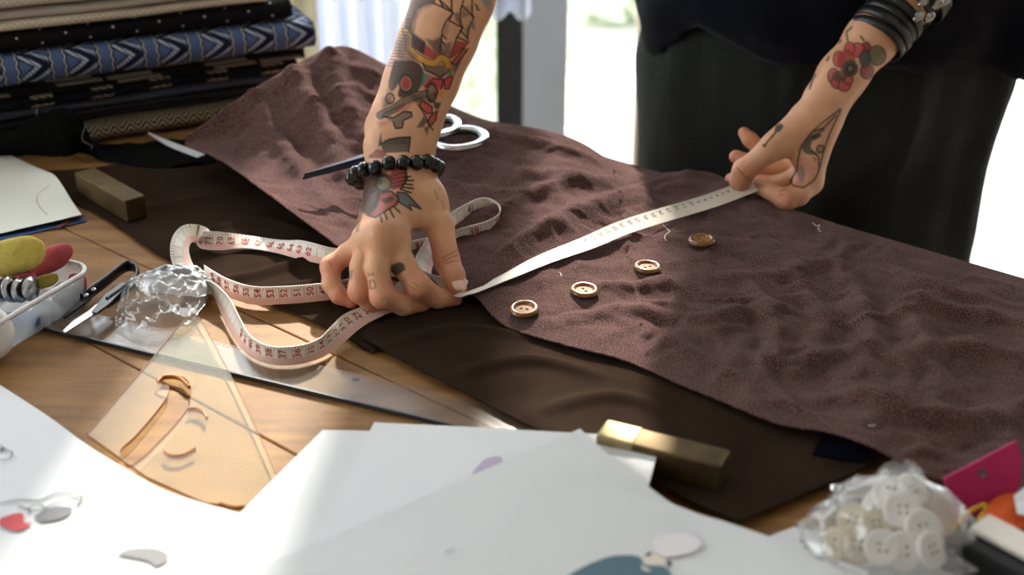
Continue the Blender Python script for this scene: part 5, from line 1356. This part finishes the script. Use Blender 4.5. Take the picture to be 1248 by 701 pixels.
rd = redden(VB, [q[0][-1] for q in fing2.values()] + [q[0][2] for q in fing2.values()], .022, .75); I.c = I.c * (1 - rd) + RED * rd
T5 = lambda p: zz(870, 130, 5.39, p); T6 = lambda p: zz(960, 0, 5.39, p)
I.line(T5([(332, 255), (408, 168)]), BLK, 1.5); I.fill(T5([(398, 165), (404, 122), (442, 108), (458, 132), (430, 168)]), BLK, .9, 1.5); I.fill(T5([(314, 246), (350, 252), (332, 272)]), BLK, .9, 1)
I.fill(T5([(560, 335), (690, 320), (660, 470), (590, 522), (515, 505)]), (206, 132, 116), .45, 4); I.fill(T5([(640, 180), (740, 100), (825, 30), (760, 140), (690, 190)]), (186, 120, 104), .5, 3)
I.fill(T5([(575, 270), (615, 200), (650, 180), (700, 185), (650, 225), (640, 278), (690, 312), (610, 312)]), (58, 74, 76), .85, 2)
for p in ([(832, 15), (720, 100), (640, 170), (572, 260), (552, 350), (545, 420), (500, 490), (525, 520), (592, 531), (660, 482), (690, 420), (722, 290), (760, 180), (832, 25)], [(640, 170), (720, 140), (800, 60)], [(650, 200), (720, 150)], [(660, 215), (700, 190)], [(640, 290), (690, 330), (690, 420)]): I.line(T5(p), (40, 38, 38), 1.4, .85)
I.oval(870 + 575 / 5.39, 130 + 440 / 5.39, 4.5, 11, (112, 104, 104), .65); I.oval(870 + 700 / 5.39, 130 + 278 / 5.39, 4.5, 4.5, (112, 116, 80), .75); I.ring(870 + 700 / 5.39, 130 + 278 / 5.39, 4.5, 4.5); I.fill(T5([(650, 330), (680, 345), (660, 360)]), BLK, .6, 3)
for p in ([(165, 420), (200, 455), (240, 480)], [(150, 400), (190, 440)], [(430, 560), (470, 540)], [(420, 590), (450, 575)]): I.line(T5(p), CRE, 1.0, .55)
o6 = lambda x, y, rx, ry, c, a: (I.oval(960 + x / 5.39, y / 5.39, rx / 5.39 + 1.6, ry / 5.39 + 1.6, (44, 34, 32), .9), I.oval(960 + x / 5.39, y / 5.39, rx / 5.39, ry / 5.39, c, a))
o6(585, 365, 55, 60, (126, 118, 88), .8); o6(520, 470, 40, 45, (168, 80, 70), .7); o6(515, 310, 25, 30, (160, 64, 60), .8)
for q in ((460, 328, 40, 42), (408, 318, 30, 36), (335, 388, 32, 46), (300, 500, 32, 46), (330, 545, 40, 34), (372, 560, 36, 36), (400, 525, 26, 26)): o6(*q, (196, 92, 88), .9)
I.oval(960 + 385 / 5.39, 400 / 5.39, 11, 14, (158, 58, 54), .85); I.oval(960 + 340 / 5.39, 500 / 5.39, 9, 7, (92, 74, 62), .85)
o6(412, 450, 42, 46, (80, 82, 72), .95); I.ring(960 + 412 / 5.39, 450 / 5.39, 4.5, 5, 1.2); I.oval(960 + 412 / 5.39, 450 / 5.39, 2.2, 2.5, (160, 90, 80), .8); o6(508, 385, 30, 50, (84, 88, 84), .8)
for p in ([(182, 488), (160, 530), (145, 582)], [(270, 375), (258, 398)], [(420, 180), (385, 210), (395, 270)], [(480, 240), (500, 265)], [(340, 280), (350, 265)]): I.line(T6(p), (52, 42, 38), 2.0, .8)
colB = I.c
hd = np.linalg.norm(VC - HEA, axis=1) < .2
colC = np.tile(SK, (len(VC), 1))
for sg in (-1, 1):
    e_ = np.linalg.norm(VC - (HEA + fwd * .09 + hrt * .032 * sg + hup * .012), axis=1); colC[e_ < .014] = lin((235, 230, 225)); colC[e_ < .007] = lin((50, 36, 28))
lp = np.linalg.norm((VC - (HEA + fwd * .094 - hup * .052)) * np.array((1, 1, 1.6)), axis=1); colC[lp < .02] = lin((176, 92, 84))

def skin_mat():
    m = bpy.data.materials.new('skin'); m.use_nodes = True; nt = m.node_tree; b = nt.nodes['Principled BSDF']
    a = nt.nodes.new('ShaderNodeVertexColor'); a.layer_name = 'skin'
    tc = nt.nodes.new('ShaderNodeTexCoord'); n = nt.nodes.new('ShaderNodeTexNoise'); n.inputs['Scale'].default_value = 45; n.inputs['Detail'].default_value = 5; nt.links.new(tc.outputs['Object'], n.inputs[0])
    E.nt = nt; mx = nt.nodes.new('ShaderNodeMix'); mx.data_type = 'RGBA'; mx.blend_type = 'MULTIPLY'; mx.inputs[0].default_value = .35
    r = nt.nodes.new('ShaderNodeValToRGB'); r.color_ramp.elements[0].color = (.72, .55, .5, 1); r.color_ramp.elements[1].color = (1.0, 1.0, 1.0, 1); r.color_ramp.elements[0].position = .35; r.color_ramp.elements[1].position = .6
    nt.links.new(n.outputs[0], r.inputs[0]); nt.links.new(a.outputs[0], mx.inputs[6]); nt.links.new(r.outputs[0], mx.inputs[7]); nt.links.new(mx.outputs[2], b.inputs['Base Color'])
    b.inputs['Roughness'].default_value = .48; b.inputs['Specular IOR Level'].default_value = .4
    b.inputs['Subsurface Weight'].default_value = .12; b.inputs['Subsurface Scale'].default_value = .004; b.inputs['Subsurface Radius'].default_value = (1, .35, .2)
    v = nt.nodes.new('ShaderNodeTexVoronoi'); v.inputs['Scale'].default_value = 900; nt.links.new(tc.outputs['Object'], v.inputs[0])
    n2 = nt.nodes.new('ShaderNodeTexNoise'); n2.inputs['Scale'].default_value = 260; nt.links.new(tc.outputs['Object'], n2.inputs[0])
    bp = nt.nodes.new('ShaderNodeBump'); bp.inputs['Strength'].default_value = .5; bp.inputs['Distance'].default_value = .0006
    h_ = E(v.outputs[0]) * .5 + E(n2.outputs[0]) * 1.2; nt.links.new(h_.k, bp.inputs['Height']); nt.links.new(bp.outputs[0], b.inputs['Normal'])
    return m
m_skin = skin_mat()
per = thing('person', 'person in navy shirt and dark checked trousers leaning over the table with tattooed arms', 'person', (.35, 1.43, FLOOR))
Vall = np.vstack([VA, VB, VC]); Qall = np.vstack([QA, QB + len(VA), QC + len(VA) + len(VB)]); call = np.vstack([colA, colB, colC])
body = mk('body', Vall, Qall, m_skin, per, True, None, np.hstack([call, np.ones((len(call), 1))]))
# fingernails
m_nail = mat('fingernail', srgb(234, 198, 182), .22, coat=.2)
def nail(c, along, out, L, W, name='fingernail'):
    along = norm(along); out = norm(out - along * (np.asarray(out) @ along)); sd = np.cross(along, out)
    n = 12; s_, t_ = np.meshgrid(np.linspace(-1, 1, n), np.linspace(-1, 1, n), indexing='ij')
    wd = W * np.sqrt(np.clip(1.06 - np.abs(t_) ** 3.5, .05, 1)); G = np.array(c) + (t_ * L)[..., None] * along + (s_ * wd)[..., None] * sd - (s_ ** 2 * W * .38 + np.clip(t_, 0, 1) ** 2 * L * .10)[..., None] * out
    solid(grid(name, G, m_nail, body), .0005, 0)
tA = fing['thumb'][0]
_o = norm(-vd + np.array((.42, 0, .05))); nail(at(554.5, 342.5, 1.0562) + _o * .0091, tA[-1] - tA[-3], _o, .0082, .0054)

# ---- trousers and shirt
m_trou = weave_mat('charcoal_check', srgb(33, 36, 35), srgb(42, 46, 44), .9, .10, .0012, .5, 12, check=.011)
m_shirt = weave_mat('navy_black_shirt', srgb(14, 16, 22), srgb(20, 22, 30), .85, .08, .0010, .4, 10)
FT = Field((.08, 1.15, FLOOR), (.66, 1.70, .24), .006)
FT.ell(PEL + (0, -.005, .0), (.203, .140, .16), .05); FT.cone(PEL + (0, 0, .0), PEL + (-.005, -.01, .13), .13, .12, .05)
for a, b, c, sg in ((HR, KR, AR, -1), (HL, KL, AL, 1)): FT.cone(a + (-.006 * -sg, 0, 0), b, .108, .088, .035); FT.cone(b, c, .088, .078, .03)
FT.F = np.maximum(FT.F, (FLOOR + .035 - FT.ax[2])[None, None, :] * np.ones_like(FT.F))
VT, QT = FT.mesh(); NT_ = vnormals(VT, QT); fx = VT[:, 0]; fz = VT[:, 2]
ph = fx + .02 * noise2(fx * 4, fz * 3, 3)
VT = VT + NT_ * (.007 * np.maximum(0, 1 - 2.2 * np.abs(noise2(ph * 13, fz * 1.6, 6))) + .004 * noise2(ph * 26, fz * 2.5 + fx * 3, 8) + .003 * fbm(fx * 15, fz * 12, 2, 4))[:, None]
for cx in (.285, .415): VT += NT_ * (.006 * np.exp(-((VT[:, 0] - cx) / .006) ** 2) * (VT[:, 1] < 1.42))[:, None]    # pressed pleats
VT = smooth_mesh(VT, QT, 1, .4)
mk('trousers', VT, QT, m_trou, per, True, np.stack([VT[:, 0], VT[:, 2]], -1))
FS = Field((-.06, 1.0, .0), (.72, 1.70, .66), .006)
FS.ell(PEL + (-.002, -.01, .06), (.214, .155, .19), .05); FS.cone(PEL + (0, -.02, .05), CHE, .135, .128, .06, ((.2, 1, 0), 1.08)); FS.ell(CHE, (.185, .122, .165), .05)
FS.cone(A_sh, B_sh, .068, .068, .05); FS.cone(A_sh, A_sh + (A_el - A_sh) * .72, .062, .058, .03); FS.cone(B_sh, B_sh + (B_el - B_sh) * .80, .062, .060, .03)
FS.cone(np.array((.175, 1.37, .135)), np.array((.165, 1.38, .10)), .028, .024, .02)
FS.ell(np.array((.535, 1.37, .11)), (.055, .07, .07), .04)
xx, yy, zc = FS.ax[0][:, None, None], FS.ax[1][None, :, None], FS.ax[2][None, None, :]
hem = np.interp(FS.ax[0], [.10, .16, .19, .26, .36, .44, .50, .54, .60], [.075, .085, .125, .105, .10, .105, .080, .066, .062])[:, None, None]
FS.F = np.maximum(FS.F, (hem + .004 * np.sin(xx * 40) - zc).astype(np.float32))
neck = np.sqrt((xx - NEC[0]) ** 2 + (yy - NEC[1]) ** 2 + (zc - NEC[2] - .02) ** 2) - .075; FS.F = np.maximum(FS.F, -neck.astype(np.float32))
VS, QS = FS.mesh(); NS_ = vnormals(VS, QS)
VS = VS + NS_ * (.006 * fbm(VS[:, 0] * 9 + VS[:, 2] * 4, VS[:, 2] * 11, 3, 14) + .005 * np.maximum(0, 1 - 2.5 * np.abs(noise2(VS[:, 0] * 8 - VS[:, 2] * 10, VS[:, 2] * 14 + VS[:, 0] * 5, 17))))[:, None]
VS = smooth_mesh(VS, QS, 1, .4)
mk('shirt', VS, QS, m_shirt, per, True, np.stack([VS[:, 0], VS[:, 2]], -1))
FH = Field(HEA - .16, HEA + .16, .005)
FH.ell(HEA + hup * .022 - fwd * .016, (.083, .094, .104), .02, RH); FH.ell(HEA - fwd * .06 - hup * .04, (.07, .05, .08), .03, RH)
hx, hy, hz = FH.coords((slice(None),) * 3); fd = (hx - HEA[0]) * fwd[0] + (hy - HEA[1]) * fwd[1] + (hz - HEA[2]) * fwd[2]; ud = (hx - HEA[0]) * hup[0] + (hy - HEA[1]) * hup[1] + (hz - HEA[2]) * hup[2]
FH.F = np.maximum(FH.F, (np.minimum(fd - .030, .055 - ud)).astype(np.float32))
VH, QH = FH.mesh(); mk('hair', smooth_mesh(VH, QH, 2), QH, mat('dark_hair', srgb(44, 32, 26), .5, c2=srgb(30, 22, 18), nscale=60, bump=.6, bscale=150), per)
for q in (AR, AL):
    FQ = Field(q + (-.09, -.24, -.085), q + (.09, .10, .06), .005); FQ.cone(q + (0, .03, -.03), q + (-.02, -.17, -.04), .036, .030, .02, ((0, 0, 1), 1.15)); FQ.cone(q + (0, .02, -.03), q + (0, .01, .02), .036, .040, .02)
    FQ.F = np.maximum(FQ.F, (FLOOR + .002 - FQ.ax[2])[None, None, :] * np.ones_like(FQ.F)); v_, q_ = FQ.mesh(); mk('shoe', smooth_mesh(v_, q_, 2), q_, mat('shoe_leather', srgb(30, 26, 24), .4), per)

# ------------------------------------------------------------------ bracelets
m_bead = mat('black_bead', srgb(10, 10, 11), .26, bump=.3, bscale=150, coat=.2)
br = thing('bead_bracelet', 'black faceted bead bracelet on the wrist of the pressing hand', 'bracelet', at(482, 214, 1.11))
cb_ = at(482, 211, 1.106); axu = norm(lineA[0] - lineA[2]); s1 = norm(lat - axu * (lat @ axu)); s2 = np.cross(axu, s1)
tilt = lambda a: axu * (.006 * math.cos(a) * -1)
bead0 = None
for k in range(19):
    a = 2 * math.pi * k / 19
    c = cb_ + s1 * (.0350 * math.cos(a)) + s2 * (.0280 * math.sin(a)) + axu * (-.0085 * math.cos(a)) + axu * .001 * math.sin(k * 2.3)
    if bead0 is None:
        r = .0066; v, f = lathe([(.0010, -r * .8), (r * .75, -r * .72), (r, -r * .3), (r * 1.02, r * .25), (r * .7, r * .75), (.0010, r * .8)], 9, (0, 0, 0))
        bm_ = mk('bead', v + np.array(wloc(br)), f, m_bead, br); bead0 = bm_; b_ = bm_
    else: b_ = bead0.copy(); COL.objects.link(b_); b_.parent = br
    tg = -s1 * math.sin(a) + s2 * math.cos(a)
    b_.location = [float(q) for q in (c - np.array(br.location))]; b_.rotation_euler = (Vector(tg).to_track_quat('Z', 'Y').to_matrix() @ Matrix.Rotation(k * 1.3, 3, 'Z')).to_euler()
m_leather = mat('black_leather', srgb(24, 23, 23), .42, c2=srgb(34, 32, 32), nscale=90, bump=.4, bscale=120)
axb = norm(lineB[3] - lineB[2]); q1 = norm(latB - axb * (latB @ axb)); q2 = np.cross(axb, q1)
def band(c, rx, ry, wd, th, m, parent, name, tiltv=0):
    n = 60; a = np.linspace(0, 2 * math.pi, n, endpoint=False); pr = [(-wd / 2, 0), (-wd / 2 * .9, th), (wd / 2 * .9, th), (wd / 2, 0)]
    G = np.stack([[c + q1 * ((rx + t_) * math.cos(x)) + q2 * ((ry + t_) * math.sin(x)) + axb * (w_ + tiltv * math.sin(x)) for (w_, t_) in pr] for x in a]); return mk(name, G.reshape(-1, 3), gridF(n, 4, True, True), m, parent)
lb_ = thing('leather_bracelet', 'black leather wrap bracelet of stacked bands on the far wrist', 'bracelet', at(1075, 40, 1.248))
for k in range(4):
    cB = at(1068 + 7.2 * k, 47 - 9.0 * k, 1.248); band(cB, .0330 + .001 * (k % 2), .0272 + .0010 * (k % 2), .0085, .0024, m_leather, lb_, 'leather_band', .001 * (k - 1.5))
band(at(1104, 3, 1.25), .0335, .0285, .012, .002, m_leather, lb_, 'wide_band')
skb = thing('skull_bracelet', 'silver skull-link bracelet above the leather wrap', 'bracelet', at(1130, 8, 1.24))
m_silver = mat('antique_silver', srgb(176, 174, 170), .28, 1.0, c2=srgb(120, 118, 114), nscale=120)
def skull(c, up, out, s):
    up = norm(up); out = norm(out - up * (out @ up)); sd = np.cross(up, out); B = np.array([sd, up, out])
    Fk = Field(c - s * 1.6, c + s * 1.6, s * .11)
    Fk.ell(c + up * s * .25, (s * .62, s * .68, s * .62), s * .2, B); Fk.ell(c - up * s * .55 + out * s * .1, (s * .38, s * .42, s * .42), s * .3, B)
    for sg in (-1, 1):
        e_ = c + sd * sg * s * .27 + up * s * .12 + out * s * .58; x, y, z = Fk.coords((slice(None),) * 3); Fk.F = np.maximum(Fk.F, -(np.sqrt((x - e_[0]) ** 2 + (y - e_[1]) ** 2 + (z - e_[2]) ** 2) - s * .2).astype(np.float32))
    return Fk.mesh()
for u, v, d in ((1125, 2, 1.207), (1119, 20, 1.207), (1132, 21, 1.211), (1142, 5, 1.210), (1150, 2, 1.216), (1112, -14, 1.209), (1134, -16, 1.209), (1152, -16, 1.214), (1158, -8, 1.224)):
    v_, q_ = skull(at(u, v, d), norm(axb * .9 + np.array((.2, 0, .1))), -vd, .0072); mk('skull_link', smooth_mesh(v_, q_, 1), q_, m_silver, skb)
band(at(1122, -4, 1.25), .034, .028, .016, .0015, m_leather, skb, 'chain_backing')
